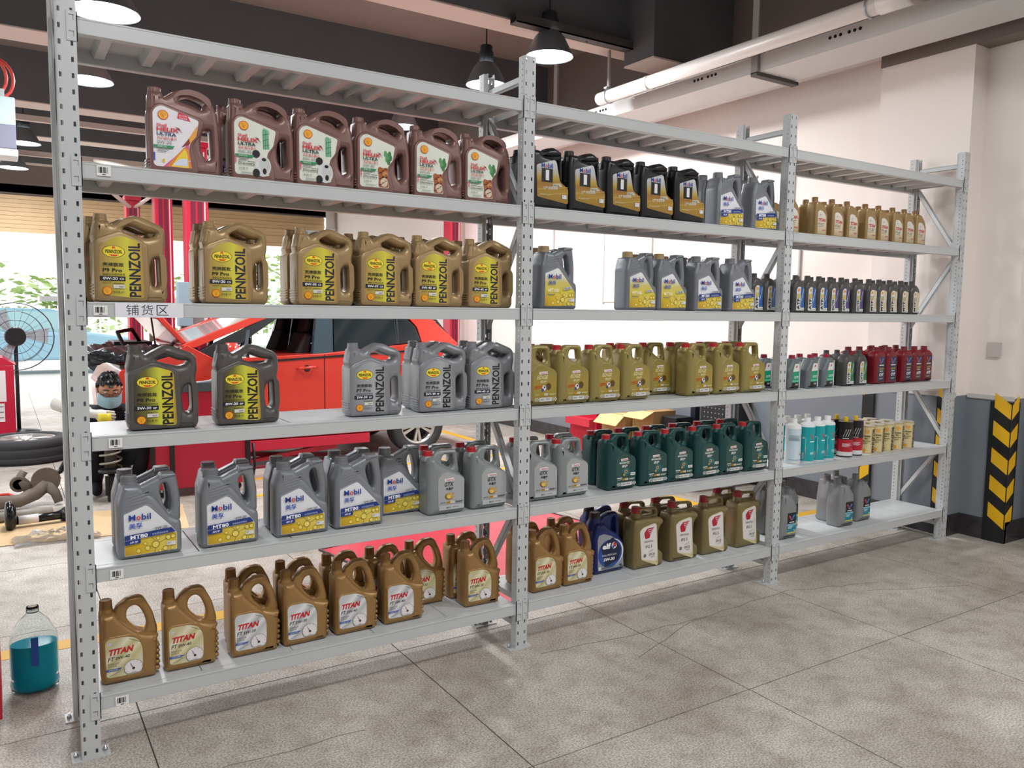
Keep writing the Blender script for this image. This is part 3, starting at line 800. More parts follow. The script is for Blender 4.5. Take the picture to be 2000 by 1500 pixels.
for i in range(5):
    z = .1 + i * .19
    q = MB(); q.prism([(-.064, z), (.045, z + .075), (.045, z + .175), (-.064, z + .1)], -.008, -.004, yel, 'x'); q.obj('yellow_stripe', o)
    q = MB(); q.prism([(-.004, z), (.08, z + .06), (.08, z + .16), (-.004, z + .1)], -.072, -.068, yel, 'y'); q.obj('yellow_stripe', o)
b = MB(); b.tube([(5.84, -.36, .02), (5.84, -.36, 3.4)], .04, mat('grey downpipe', 'b5b3ae', .35)); b.tube([(5.78, -.36, .02), (5.78, -.36, .9)], .022, mat('grey conduit', '55585a', .4))
tag(b.obj('downpipe'), 'grey vertical downpipe at the right edge beside the striped corner', 'pipe')
b = MB(); b.box(XW - .006, -.17, 1.28, XW + .004, -.08, 1.38, mat('socket cover', 'c9c2be', .5)); tag(b.obj('wall_socket'), 'flush white cover plate on the wall right of the rack', 'socket', None)
b = MB(); b.tube([(5.86, -.55, 3.75), (5.86, -.55, 3.5), (5.86, -.5, 3.42), (5.86, -.38, 3.4)], .028, mat('dark drain pipe', '3a3c40', .5)); b.tube([(5.86, -.55, 3.5), (5.86, -.54, 3.45), (5.86, -.46, 3.41), (5.86, -.42, 3.41)], .034, white_w)
tag(b.obj('drain_pipe'), 'small white elbow of a drain pipe under the ceiling at top right', 'pipe')

# ceiling: dark slab, beams along the rack with pale undersides
slab_m = mat('charcoal soffit', '8f8883', .85, var=.15, scale=1.5)
dark_m = mat('charcoal ceiling paint', '66686d', .75, var=.15)
pale_m = mat('pale beam soffit', 'dccdc5', .7, var=.06)
c = MB(); c.box(-7, -9, 4.5, 9, 13.2, 4.65, slab_m)
ceil = struct('ceiling', c)
for ya, yb, zb in ((-5.4, -5.0, 3.9), (-2.6, -2.2, 3.9), (.1, .5, 3.95), (2.73, 3.02, 3.9), (5.3, 5.72, 3.9), (8.2, 8.57, 3.9), (10.4, 10.72, 3.9), (13.0, 13.4, 3.9)):
    b = MB(); b.box(-7, ya, zb + .012, XW + (.0 if ya > 0 else .3), yb, 4.52, dark_m); b.box(-7, ya + .004, zb, XW, yb - .004, zb + .02, pale_m)
    b.obj('ceiling_beam', ceil)
b = MB(); b.box(4.62, 2.35, 3.74, XW, 2.735, 4.52, dark_m); b.box(4.62, 2.35, 3.725, XW, 2.735, 3.745, pale_m); b.obj('ceiling_beam', ceil)
b = MB(); b.box(-7, 9.2, 3.88, XW, 9.28, 3.95, pale_m); b.obj('ceiling_batten', ceil)
b = MB(); b.box(-7, 11.8, 3.84, XW, 11.86, 3.92, pale_m); b.obj('ceiling_batten', ceil)
# facade above the open doors: shutter boxes and rolled slats
hd = MB(); hd.box(-7, 13.2, 3.42, XW + .3, 13.45, 4.6, beam_w)
wall_back = struct('wall_back', hd)
sl = mat('shutter slat', 'd9b98c', .5, var=.15)
shut = empty('roller_shutter', (0, 13.3, 3.4), 'tan roller shutter drawn up above the wide open doorway', 'shutter')
for i in range(9):
    b = MB(); b.box(-7, -.02 + .012 * (i % 2), -.075 - i * .07, XW, .05, -.01 - i * .07, sl); b.obj('slat', shut)
b = MB(); b.box(-7, -.1, .0, XW, .1, .16, mat('shutter housing', '5c4f49', .6)); b.obj('housing', shut)

# ceiling services
duct_m = mat('pale cable duct', 'd3d4d3', .4, var=.05)
du = empty('cable_duct', (4.8, 0, 3.4), 'long pale perforated cable duct slung under the ceiling along the wall', 'cable duct')
b = MB()
b.box(0, -1.9, 0, .42, 7.5, .13, duct_m); b.obj('tray', du)
b = MB()
for yc in (.2, 1.5, 2.9):
    for q in range(6): b.lathe([(.012, 0), (.012, .004)], (-.0035, yc + .3 + (q + (q > 2) * .6) * .042, .085), mat('hole shadow', '17181a', .9), 8, axis='x')
b.obj('hole_row', du)
for yc in (-1.0, 1.38, 4.0):
    b = MB(); b.box(-.03, yc - .03, -.03, .46, yc + .03, -.004, mat('hanger steel dark', '4a4744', .6)); b.box(-.03, yc - .03, -.01, -.006, yc + .03, 1.09, mat('hanger steel', '9c9c9a', .5)); b.obj('hanger', du)
pw = mat('white pipe', 'e6e2de', .35, var=.05)
pp = empty('overhead_pipe', (4.56, 0, 3.5), 'thick white pipe hung under the ceiling beside the cable duct', 'pipe')
b = MB(); b.tube([(0, -2.2, 0), (0, 3.0, 0)], .056, pw, 16); b.obj('pipe_run', pp)
b = MB(); b.tube([(0, -.02, 0), (0, .2, 0)], .064, pw, 16); b.obj('coupling', pp); b = MB(); b.tube([(0, -.15, 0), (0, -.03, 0)], .07, mat('worn pipe coupling', '8f857e', .6, var=.3), 16); b.obj('coupling', pp); b = MB(); b.tube([(0, 2.32, 0), (0, 2.36, 0)], .06, pw, 16); b.obj('coupling', pp)
for yc in (.27, 2.86):
    b = MB(); b.tube([(.0 + .064 * math.cos(a * PI / 8), yc, .064 * math.sin(a * PI / 8)) for a in range(16)], .006, STEEL, 6, closed=True); b.box(-.05, yc - .02, .06, .02, yc + .02, .075, STEEL); b.box(-.02, yc - .012, .07, .0, yc + .012, .98, mat('hanger steel', '9c9c9a', .5)); b.obj('clamp', pp)
ct = empty('cable_tray', (3.4, 2.62, 3.86), 'dark slotted channel fixed under the beam above the middle post', 'cable tray')
b = MB(); b.box(0, 0, -.005, 1.25, .1, .006, mat('tray steel dark', '4d4a49', .55)); b.box(0, 0, -.005, 1.25, .006, .07, mat('tray steel dark', '4d4a49', .55)); b.box(0, .094, -.005, 1.25, .1, .07, mat('tray steel dark', '4d4a49', .55)); b.obj('channel', ct)
b = MB(); b.tube([(.75, .05, 0), (.66, .5, .25), (.55, .95, .55), (.5, 1.1, .6)], .014, DARK); b.obj('cable', ct)
# lamps
lamp_glow = mat('lamp diffuser', 'f4fbff', .4, emit=9)
shade_m = mat('lamp shade', '7d848a', .35, .5)
def lamp(x, y, z, label, R=.2, watts=75, vis=True):
    o = empty('pendant_lamp', (x, y, z), label, 'lamp', 'round pendant lamps under the ceiling')
    b = MB(); b.lathe([(R, 0), (R * .98, .02), (R * .62, .16), (R * .42, .2)], (0, 0, 0), shade_m, 28, cap=False); b.obj('shade', o)
    b = MB(); b.lathe([(R * .36, .19), (R * .36, .3), (R * .3, .31), (R * .3, .36)], (0, 0, 0), mat('lamp driver housing', '34373b', .5), 20, knurl=.1); b.obj('housing', o)
    b = MB(); b.tube([(0, 0, .35), (0, 0, 4.5 - z)], .008, DARK, 6); b.obj('cord', o)
    b = MB(); b.lathe([(R * .95, .004), (R * .95, .012)], (0, 0, 0), lamp_glow, 28); b.obj('diffuser', o)
    li = bpy.data.lights.new('lamp', 'AREA'); li.shape = 'DISK'; li.size = R * 1.9; li.energy = watts; li.color = (.97, .985, 1)
    lo = bpy.data.objects.new('lamp_light', li); COL.objects.link(lo); lo.parent = o; lo.location = (0, 0, -.004)
lamp(3.77, 2.69, 3.66, 'bright round lamp half hidden by the dark channel, above the middle post')
lamp(.55, 3.72, 3.66, 'big bright round lamp at top left beside the first post', .24)
lamp(3.77, 3.72, 3.66, 'round lamp on a ribbed housing just behind the top of the middle post', .19)
lamp(.62, 5.8, 3.66, 'round lamp under the top shelf right beside the first post', .22)
lamp(3.88, 5.78, 3.66, 'round lamp seen over the mauve jugs on the second shelf', .17)
lamp(.2, 9.9, 3.7, 'upper small lamp far off, left of the first post', .2)
lamp(.1, 11.6, 3.6, 'lower small lamp far off, left of the first post', .2)
for (x, y), lb in zip(((.6, -2.3), (3.8, -2.0), (3.8, -4.6), (.6, -4.6), (-2.6, -2.3), (-2.6, 3.7)), ('in front of the left bay, near row', 'in front of the middle bay, near row', 'behind the viewer on the right, far row', 'behind the viewer on the left, far row', 'well left of the rack, near row', 'well left of the rack, workshop side')):
    lamp(x, y, 3.7, 'round pendant lamp ' + lb, .2, 50)

# ---------------------------------------------------------------- the rack
X = [0, 1.7612, 3.5072, 5.2857]
PW, BH, H, D = .058, .0493, 2.6465, .385
ZS = [2.4615, 2.0105, 1.5624, 1.1154, .6657, .2157]
rack = empty('shelving_rack', (X[0], 0, 0), 'long white boltless steel shelving rack of three bays and six levels', 'shelf')
def perf(mb, f, U, Hh, cols, pitch, z0, h, m):
    """sheet with columns of real slots; f maps (u, z) to a point"""
    cuts = sorted(set([0, U] + [q for c in cols for q in c[:2]]))
    for a, b in zip(cuts, cuts[1:]):
        sl = [c for c in cols if c[0] <= a and b <= c[1]]
        if not sl: zz = [(0, Hh)]
        else:
            zz, z, k = [], 0, z0
            while k + h / 2 < Hh:
                zz.append((z, k - h / 2)); z = k + h / 2; k += pitch
            zz.append((z, Hh))
        for p, q in zz:
            if q - p > 1e-5: mb.add([f(a, p), f(b, p), f(b, q), f(a, q)], [(0, 1, 2, 3)], m)
def post_mesh():
    mb = MB()
    perf(mb, lambda u, z: (u, 0, z), PW, H, [(.006, .0135), (.0415, .049)], .05, .028, .0155, WHITE)
    dp = .042
    for x, s in ((0, 1), (PW, -1)):
        perf(mb, lambda u, z: (x, u, z), dp, H, [(.013, .0185)], .025, .0155, .0055, WHITE)
        perf(mb, lambda u, z: (x + s * .012 * min(1, u / .012), dp + max(0, u - .012), z), .030, H, [(.016, .0215)], .05, .0155, .0055, WHITE)
    me = mb.mesh('post')
    bm = bmesh.new(); bm.from_mesh(me); bmesh.ops.remove_doubles(bm, verts=bm.verts, dist=1e-5); bm.to_mesh(me); bm.free()
    return me
PM = post_mesh()
for x in X:
    for back in (0, 1):
        o = mobj('post', PM, rack, (x, 0, 0) if not back else (x + PW, D, 0))
        if back: o.rotation_euler = (0, 0, PI)
        s = o.modifiers.new('sheet', 'SOLIDIFY'); s.thickness = .0018; s.offset = 0
        b = MB(); yb = 0 if not back else D - .075
        b.box(x - .03, yb + .0, 0, x + PW + .03, yb + .075, .004, WHITE); b.obj('foot_plate', rack)
        for sx in (x - .016, x + PW + .016): q = MB(); q.lathe([(.008, .004), (.008, .012), (.004, .014), (.004, .022)], (sx, yb + .037, 0), STEEL, 6); q.obj('anchor_bolt', rack)
    def strut(a, b_):
        q = MB(); xa = x + PW / 2
        d = Vector((0, b_[0] - a[0], b_[1] - a[1])); n = Vector((0, -d.z, d.y)).normalized() * .014
        P = [(a[0] - n.y, a[1] - n.z), (b_[0] - n.y, b_[1] - n.z), (b_[0] + n.y, b_[1] + n.z), (a[0] + n.y, a[1] + n.z)]
        q.prism(P, xa - .012, xa - .0105, WHITE, 'x'); q.prism([P[0], P[1], (P[1][0] + n.y * .12, P[1][1] + n.z * .12), (P[0][0] + n.y * .12, P[0][1] + n.z * .12)], xa - .012, xa + .012, WHITE, 'x')
        q.prism([(P[3][0] - n.y * .12, P[3][1] - n.z * .12), (P[2][0] - n.y * .12, P[2][1] - n.z * .12), P[2], P[3]], xa - .012, xa + .012, WHITE, 'x')
        q.obj('brace', rack)
    f, r = .045, D - .045
    for a, b_ in (((f, 2.56), (r, 2.56)), ((r, 2.44), (f, 2.0)), ((f, 1.94), (r, 1.47)), ((r, 1.13), (f, .71)), ((f, .67), (r, .25)), ((f, .11), (r, .11))): strut(a, b_)
# beams with end connectors
hook = mat('punched hook shadow', '6a6d70', .6)
for bay in range(3):
    xa, xb = X[bay] + PW, X[bay + 1]
    for s, z in enumerate(ZS):
        for back in (0, 1):
            y0, y1 = (.002, .034) if not back else (D - .034, D - .002)
            b = MB(); b.box(xa - .002, y0, z - BH, xb + .002, y1, z, WHITE)
            if not back: b.box(xa, y0 - .0015, z - .006, xb, y0 + .002, z + .0012, WHITE)
            be = b.obj('beam', rack, bevel=.0022)
            if not back:
                for side in (0, 1):
                    p0, p1 = (X[bay] + PW - .0275, X[bay] + PW + .004) if side == 0 else (X[bay + 1] - .004, X[bay + 1] + .0275)
                    q = MB(); q.box(p0, -.0042, z - BH - .027, p1, -.0012, z + .016, WHITE); q.box(*((p1 - .003, -.0042, z - BH - .027, p1, .04, z + .016) if side == 0 else (p0, -.0042, z - BH - .027, p0 + .003, .04, z + .016)), WHITE)
                    cx = X[bay] + .045 if side == 0 else X[bay + 1] + .013
                    for zz in (z + .003, z - .047):
                        q.box(cx - .008, -.0050, zz - .001, cx + .007, -.0040, zz + .001, hook); q.box(cx + .005, -.0050, zz - .016, cx + .0062, -.0040, zz, hook)
                    q.lathe([(.0055, 0), (.005, .003)], (cx, -.0038, z - .038), STEEL, 12, axis='y')
                    c_ = q.obj('connector', be)
    # deck of five folded steel panels
    n = 5; wdt = (xb - xa - .004) / n
    dm = MB()
    dm.box(0, .036, -.0035, wdt - .0025, D - .036, -.0015, WHITE)
    for u in (0.0, wdt - .0045): dm.box(u, .036, -.028, u + .002, D - .036, -.0015, WHITE)
    for u in (wdt * .28, wdt * .74): dm.prism([(u - .028, -.0035), (u - .016, -.03), (u + .016, -.03), (u + .028, -.0035)], .04, D - .04, WHITE, 'y')
    me = dm.mesh('deck_panel'); fixn(me)
    for z in ZS:
        for i in range(n): mobj('deck_panel', me, rack, (xa + .002 + i * wdt + .001, 0, z + .0015))
# stickers on the left bay beams
stk, bar = mat('sticker paper', 'ecebe8', .6), mat('barcode ink', '2d2d31', .6)
for x, z in ((.109, 1.985), (.086, 1.531), (.118, 1.086), (.109, .633), (.113, .182)):
    b = MB(); b.box(x - .006, -.0024, z - .012, x + .036, -.0008, z + .021, stk)
    u, i = x, 0
    for wd in (2, 1, 1, 3, 1, 2, 2, 1, 3, 1, 1, 2, 1, 2): 
        if i % 2 == 0 or wd == 3: b.box(u, -.003, z - .003, u + wd * .0012, -.002, z + .016, bar)
        u += wd * .00128; i += 1
    b.box(x + .01, -.003, z - .009, x + .02, -.002, z - .0065, bar); b.obj('barcode_sticker', rack)
b = MB(); b.box(.144, -.0026, 1.513, .358, -.0008, 1.561, mat('white sign paper', 'e6e6ec', .6)); sp_ = b.obj('sign_strip', rack)
L = Lab(0, -.0026)
for t_, a in (('铺', 178), ('货', 224), ('区', 272)): L.text(t_, a, 1520.5, a + 38, 1556, '30323a', -.004)
mobj('sign_lettering', L.obj(), rack)

# ---------------------------------------------------------------- jugs and bottles
DESC = {'shell': 'mauve oil jug with white label', 'pennz9': 'gold oil jug with yellow label', 'pennz8': 'dark grey oil jug with yellow label', 'pennz7': 'silver oil jug with black side lettering',
        'mobil8': 'silver oil jug with blue banded label', 'mobil1': 'silver oil jug with tan cap', 'castrolg': 'silver oil jug with red cap', 'castrolm': 'green oil jug with red cap',
        'castrole': 'gold oil jug with red cap', 'mobil1x': 'black oil jug with gold label', 'titan': 'bronze oil jug with ribbed side', 'elf': 'navy oil jug with black cap',
        'idem': 'olive gold oil jug with red cap', 't1': 'small gold oil bottle', 'g1': 'dark grey fluid bottle', 'red': 'dark red fluid bottle', 'cv': 'grey fluid bottle with crimson cap', 'valv': 'slim silver oil jug'}
ORD = ['first', 'second', 'third', 'fourth', 'fifth', 'sixth', 'seventh', 'eighth', 'ninth', 'tenth', 'eleventh', 'twelfth', 'thirteenth', 'fourteenth', 'fifteenth']
SHELF = ['top', 'second', 'third', 'fourth', 'fifth', 'bottom']
BAY = ['left', 'middle', 'right']
ROWN = ['front row', 'back row', 'rear row']
TABLE = [
('shell','a',1,0,0.06,[0.276]),
('shell','b',1,0,0.06,[0.546,0.784]),
('shell','c',1,0,0.06,[1.024,1.27,1.512]),
('mobil1','',1,0,0.06,[1.843,2.061,2.284,2.503,2.723]),
('mobil','80c',1,0,0.06,[3.035,3.307]),
('t1','dct',1,0,0.06,[3.592,3.845,4.003]),
('t1','z',1,0,0.06,[4.148,4.332,4.467]),
('t1','at',1,0,0.06,[4.618,4.746,4.87]),
('shell','a',1,1,0.185,[0.533]),
('shell','b',1,1,0.185,[0.781,1.04]),
('shell','c',1,1,0.185,[1.543]),
('mobil1','',1,1,0.18,[1.857,2.589]),
('mobil','80c',1,1,0.17,[3.033,3.347]),
('t1','dct',1,1,0.16,[3.893,4.063,4.219]),
('t1','z',1,1,0.16,[4.407,4.558,4.708]),
('t1','at',1,1,0.16,[4.835,4.958]),
('t1','dct',1,2,0.24,[3.681,3.798]),
('pennz','9a',2,0,0.06,[0.087,0.441]),
('pennz','9b',2,0,0.06,[0.78,1.037]),
('pennz','9c',2,0,0.06,[1.276,1.529]),
('mobil','100',2,0,0.06,[1.911,2.418,2.63]),
('mobil','80c',2,0,0.06,[2.893,3.15]),
('g1','atf',2,0,0.09,[3.361,3.468,3.575]),
('g1','atf',2,0,0.06,[3.682,3.789,3.896]),
('g1','dct',2,0,0.06,[4.003,4.11,4.248]),
('g1','mtf',2,0,0.06,[4.389,4.496,4.61,4.735,4.857]),
('pennz','9a',2,1,0.185,[0.069,0.431]),
('pennz','9b',2,1,0.185,[0.779,1.02]),
('pennz','9c',2,1,0.185,[1.255,1.537]),
('mobil','100',2,1,0.18,[1.939,2.565,2.776]),
('mobil','80c',2,1,0.18,[2.987]),
('g1','atf',2,1,0.15,[3.809,3.938]),
('g1','dct',2,1,0.15,[4.05,4.158,4.291,4.435]),
('g1','mtf',2,1,0.15,[4.566,4.684,4.811,4.935]),
('pennz','8a',3,0,0.06,[0.183]),
('pennz','8b',3,0,0.06,[0.478]),
('pennz','7a',3,0,0.06,[0.99]),
('pennz','7b',3,0,0.06,[1.298,1.544]),
('castrol','edge',3,0,0.05,[1.824,2.012,2.206,2.404,2.852,3.058,3.268]),
('cv','',3,0,0.06,[3.663,3.832,3.983]),
('g1','cvt',3,0,0.06,[4.194,4.325]),
('red','cvt',3,0,0.06,[4.507,4.636,4.811]),
('red','atf',3,0,0.06,[4.928,5.045]),
('pennz','7b',3,1,0.185,[1.317,1.573]),
('castrol','edge',3,1,0.18,[1.953,2.446,2.67,2.866,3.091,3.296]),
('cv','',3,1,0.18,[3.561,3.67]),
('cv','',3,1,0.15,[3.849,3.991]),
('g1','cvt',3,1,0.15,[4.126,4.233]),
('red','cvt',3,1,0.15,[4.34,4.457,4.574,4.702]),
('red','cvt',3,2,0.24,[4.726,4.878,5.005]),
('mobil','80a',4,0,0.05,[0.138,0.413,0.687]),
('mobil','80b',4,0,0.05,[0.923]),
('castrol','gtx',4,0,0.055,[1.338,1.556,1.84,2.025]),
('castrol','mag',4,0,0.05,[2.326,2.54,2.726,2.925,3.112,3.321]),
('mobil','80a',4,1,0.18,[0.14,0.433,0.696]),
('mobil','80b',4,1,0.2,[0.947]),
('mobil','80b',4,1,0.16,[1.16]),
('castrol','gtx',4,1,0.19,[1.388,1.573,1.869,2.081]),
('castrol','mag',4,1,0.19,[2.339,2.524,2.718,2.91,3.102,3.287]),
('titan','0w40',5,0,0.07,[0.076,0.283]),
('titan','5w30',5,0,0.07,[0.516,0.717]),
('titan','5w40',5,0,0.07,[0.93,1.146]),
('titan','0w20',5,0,0.07,[1.536]),
('titan','0w30',5,0,0.07,[1.899,2.088]),
('elf','',5,0,0.13,[2.317]),
('idem','0w20',5,0,0.09,[2.549,2.806]),
('idem','5w30',5,0,0.09,[3.048,3.319]),
('valv','',5,0,0.07,[3.671,4.232]),
('valv','',5,0,0.1,[4.46]),
('valv','',5,1,0.19,[4.29]),
('valv','',5,2,0.25,[4.46]),
('titan','5w30',5,1,0.2,[0.536,0.734]),
('titan','5w40',5,1,0.2,[0.931,1.126]),
('titan','0w20',5,1,0.2,[1.318,1.53]),
('titan','0w30',5,1,0.2,[1.882,2.103]),
('valv','',5,1,0.2,[3.677,3.858]),
('elf','',5,2,0.25,[2.374]),
('idem','0w20',5,2,0.22,[2.578,2.805]),
('idem','5w30',5,2,0.22,[3.29]),

]
items = []
for k, v, s, row, yf, xs_ in TABLE:
    for x in xs_:
        dk = k + (v[0] if k in ('pennz', 'castrol', 'mobil') else 'x' if k == 'mobil1' else '')
        bay = min(2, sum(1 for q in X[1:3] if x + KIND[k]['W'] / 2 > q + PW / 2))
        items.append([k, v, s, row, yf, x, dk, bay])
PROTO, COUNT = {}, {}
items.sort(key=lambda o: (o[2], o[7], o[3], o[5], o[4]))
tot = {}
for o in items:
    c = (o[6], o[2], o[7], o[3]); tot[c] = tot.get(c, 0) + 1
rj = random.Random(3)
for k, v, s, row, yf, x, dk, bay in items:
    if (k, v) not in PROTO: PROTO[(k, v)] = build(k, v)
    c = (dk, s, bay, row); COUNT[c] = COUNT.get(c, 0) + 1
    lab = DESC[dk] + ', '
    if tot[c] > 1: lab += ORD[COUNT[c] - 1] + ' from left, '
    lab += '%s, %s shelf, %s bay' % (ROWN[row], SHELF[s], BAY[bay])
    small_b = k in ('t1', 'g1', 'red', 'cv')
    W, d = KIND[k]['W'], KIND[k]['d']
    r = empty('oil_bottle' if small_b else 'oil_jug', (x + W / 2, yf + d / 2, ZS[s] + .0004), lab, 'bottle' if small_b else 'jug',
              '%ss on the %s shelf of the %s bay' % (DESC[dk].split(' with')[0], SHELF[s], BAY[bay]), rj.uniform(-.022, .022))
    for nm, me in PROTO[(k, v)]: mobj(nm, me, r)
# round and oval cans on the fifth shelf of the right bay
def roundcan(style, R, h):
    out = []
    b, c = MB(), MB()
    if style in ('teal', 'white'):
        m = mat('white coolant bottle', 'e4e6e6', .4)
        b.lathe([(R * .95, 0), (R, .006), (R, h * .82), (R * .9, h * .86), (R * .42, h * .9), (R * .38, h * .93)], (0, 0, 0), m, 28)
        c.lathe([(R * .42, h * .925), (R * .42, h)], (0, 0, 0), mat('white screw cap', 'eef0f0', .4), 24, knurl=.05)
    elif style == 'cream':
        m = mat('cream tin', 'cdbb8e', .35, .2, var=.08)
        b.lathe([(R, 0), (R, .004), (R * .985, .006), (R * .985, h - .006), (R, h - .004), (R, h)], (0, 0, 0), m, 28)
        c.lathe([(R * .97, h - .001), (R * .97, h + .002), (R * .85, h + .001)], (0, 0, 0), mat('tin lid', 'dcdad2', .3, .6), 28)
    else:
        m = mat('black tin', '1c1a1c', .35)
        b.lathe([(R, 0), (R, .004), (R * .985, .006), (R * .985, h - .02), (R, h - .018), (R, h - .014)], (0, 0, 0), m, 28)
        c.lathe([(.014, h - .016), (.013, h + .014)], (0, 0, 0), mat('yellow cap', 'e3c018', .4), 16, knurl=.05)
    out = [('body', finish(b, style + ' body')), ('cap', finish(c, style + ' cap'))]
    W2 = .09
    L = Lab(W2, 0, R)
    if style == 'teal':
        L.rect(-45, 8, 135, h * 800, '14a0a6'); L.poly([(2, 10), (30, 10), (34, 92), (26, 92), (4, 66)], '8a8e8e')
        L.poly([(52, 168), (64, 168), (74, 144), (68, 138)], 'cf3038'); L.poly([(92, 168), (82, 168), (70, 146), (70, 138)], '2d56a8'); L.rect(52, 124, 88, 130, 'e6f0f0')
        small(L, 8, 150, 24, 3, 'd8f0f0', 2); L.rect(28, 60, 30, 150, 'bfe6e8'); small(L, 56, 60, 84, 2.5, 'd8f0f0', 3); L.text('1', 10, 20, 20, 60, 'a6aaaa', .02)
    elif style == 'white':
        L.rect(-20, 14, 110, h * 780, 'c9dbe2'); small(L, 0, 170, 74, 2, '8fa6ae', 9); L.rect(66, 52, 76, 62, 'b98f98'); L.rect(0, 24, 80, 27, '8fa6ae')
    elif style == 'cream':
        L.rect(-40, 6, 130, h * 1000 - 8, 'd6c695')
        pecten(L, 30, h * 800, 13); L.text('壳牌鹏致', 12, 108, 52, 118, '4c4230', .02); L.text('Max 1', 20, 94, 46, 103, '4c4230', .02)
        L.rect(0, 80, 16, 86, '29241c'); L.rect(18, 80, 52, 85, '8a7a50'); small(L, 4, 70, 40, 2.4, '8a7a50', 2); pecten(L, 18, 22, 9)
        L.text('PENNZOIL', 62, 8, 82, h * 1000 - 10, '1f1b16', .03, rot=1)
    else:
        L.rect(-40, 8, 130, h * 1000 - 26, '1e1b1d'); L.rect(-40, 34, 130, 112, 'b41f2e'); L.rect(-40, 8, 130, 34, 'dcdcdc')
        for i in range(3): L.line(18 + i * 14, 130, 36 + i * 14, 176, 3, 'c9c9c9')
        small(L, 14, 118, 52, 3, 'dcdcdc', 1); small(L, 14, 84, 66, 3, 'e8c6ca', 4)
    out.append(('label', L.obj()))
    return out
for style, R, h, desc, nm, cat, pos in (
    ('white', .046, .268, 'white coolant bottle turned to its pale blue back label', 'coolant_bottle', 'bottle', [(3.80, .115)]),
    ('teal', .046, .268, 'teal and white coolant bottle', 'coolant_bottle', 'bottle', [(3.915, .105), (4.012, .105), (4.108, .105), (3.86, .21), (3.958, .21), (4.055, .21)]),
    ('tin', .047, .236, 'black red tin with yellow cap', 'additive_tin', 'tin', [(4.285, .10), (4.395, .105), (4.225, .195), (4.335, .2)]),
    ('cream', .046, .178, 'cream round oil tin', 'oil_tin', 'tin', [(4.528, .11), (4.632, .11), (4.745, .11), (4.85, .11), (4.972, .11), (4.58, .21), (4.685, .21), (4.79, .21), (4.9, .21), (4.64, .31), (4.75, .31), (4.86, .31)])):
    me = roundcan(style, R, h)
    ys_ = sorted(set(round(p[1], 1) for p in pos)); cnt = {}
    for x, y in pos:
        rw = ys_.index(round(y, 1)); cnt[rw] = cnt.get(rw, 0) + 1
        lab = desc + (', %s from left, %s, fifth shelf, right bay' % (ORD[cnt[rw] - 1], ROWN[rw]) if len(pos) > 1 else ', fifth shelf, right bay')
        r = empty(nm, (x, y, ZS[4] + .0004), lab, cat, desc.split(' with')[0] + 's on the fifth shelf', rj.uniform(-.25, .1) - .5)
        for n_, m_ in me: mobj(n_, m_, r)

# ---------------------------------------------------------------- workshop behind the rack
w = MB(); w.box(-7.3, -9, 0, -7, 1.2, 4.6, white_w); struct('wall_left_unseen', w)  # unseen wall, added to keep sky light off the near side
w = MB(); w.box(-7.3, -9.3, 0, 6.2, -9, 4.6, white_w); struct('wall_front_unseen', w)  # unseen wall, added behind the camera to dim the rack front
RED = mat('lift red paint', 'c01f3c', .35, var=.06)
BLK = mat('black plastic', '1b1c1f', .45, var=.2)
GRY = mat('machine grey', '8f979c', .45)
# yellow floor lines and the red floor sheet
YL = mat('yellow line paint', 'e0ae2c', .5, var=.15, scale=12)
t = MB()
for a in ((-3, 1.06, 1.45, 1.17), (1.2, 4.24, 4.5, 4.32), (1.2, 3.58, 4.5, 3.66), (4.5, 1.2, 4.6, 12), (4.5, .9, 5.4, 1.0)): t.box(a[0], a[1], 0, a[2], a[3], .0012, YL)
t.obj('line_marking', floor)
o = empty('red_floor_sheet', (1.51, 1.91, 0), 'glossy red sheet with dark rim lying on the floor behind the bottom shelf', 'mat', rz=.19)
b = MB(); b.box(0, -1.5, .0015, 1.8, 0, .006, mat('red sheet', 'cf3f52', .25)); b.obj('sheet', o)
b = MB()
for a in ((-.015, -1.515, 1.815, -1.5), (-.015, 0, 1.815, .015), (-.015, -1.5, 0, 0), (1.8, -1.5, 1.815, 0)): b.box(a[0], a[1], .0, a[2], a[3], .01, mat('dark edging', '4a3a3c', .6))
b.obj('edging', o)
L = Lab(0, 0)
# red hatchback on the scissor lift
car = empty('car', (0, 4.74, 0), 'orange red hatchback with its bonnet up, parked behind the left bay', 'car')
CP = mat('orange red car paint', 'cf3a2c', .28, .1, var=.05, scale=3, coat=.6)
GLS = mat('dark window glass', '20282c', .04, 0, coat=.5)
CLR = mat('clear car glass', 'e6f0ee', .02, 0, trans=1.0, ior=1.1)
CW = 1.62
def arc(cx, cz, r, a0, a1, n=9): return [(cx + r * math.cos(math.radians(a0 + (a1 - a0) * i / n)), cz + r * math.sin(math.radians(a0 + (a1 - a0) * i / n))) for i in range(n + 1)]
prof = [(.62, .5), (.68, .34)] + arc(1.02, .3, .36, 175, 5) + [(1.42, .28), (3.2, .28)] + arc(3.59, .3, .37, 175, 5) + [(4.02, .34), (4.18, .42), (4.24, .62), (4.22, .98), (4.05, 1.16), (3.9, 1.2), (3.66, 1.2), (2.54, 1.1), (1.5, 1.06), (1.25, 1.2), (1.12, 1.1), (.7, .98), (.6, .8)]
b = MB(); b.prism(prof, 0, CW, CP, 'y'); body = b.obj('body', car, bevel=.035)
b = MB(); b.prism([(1.95, 1.455), (2.1, 1.5), (2.8, 1.535), (3.5, 1.5), (3.86, 1.42), (3.82, 1.39), (3.45, 1.46), (2.8, 1.49), (2.1, 1.46)], .13, CW - .13, CP, 'y'); b.obj('roof', car, bevel=.015)
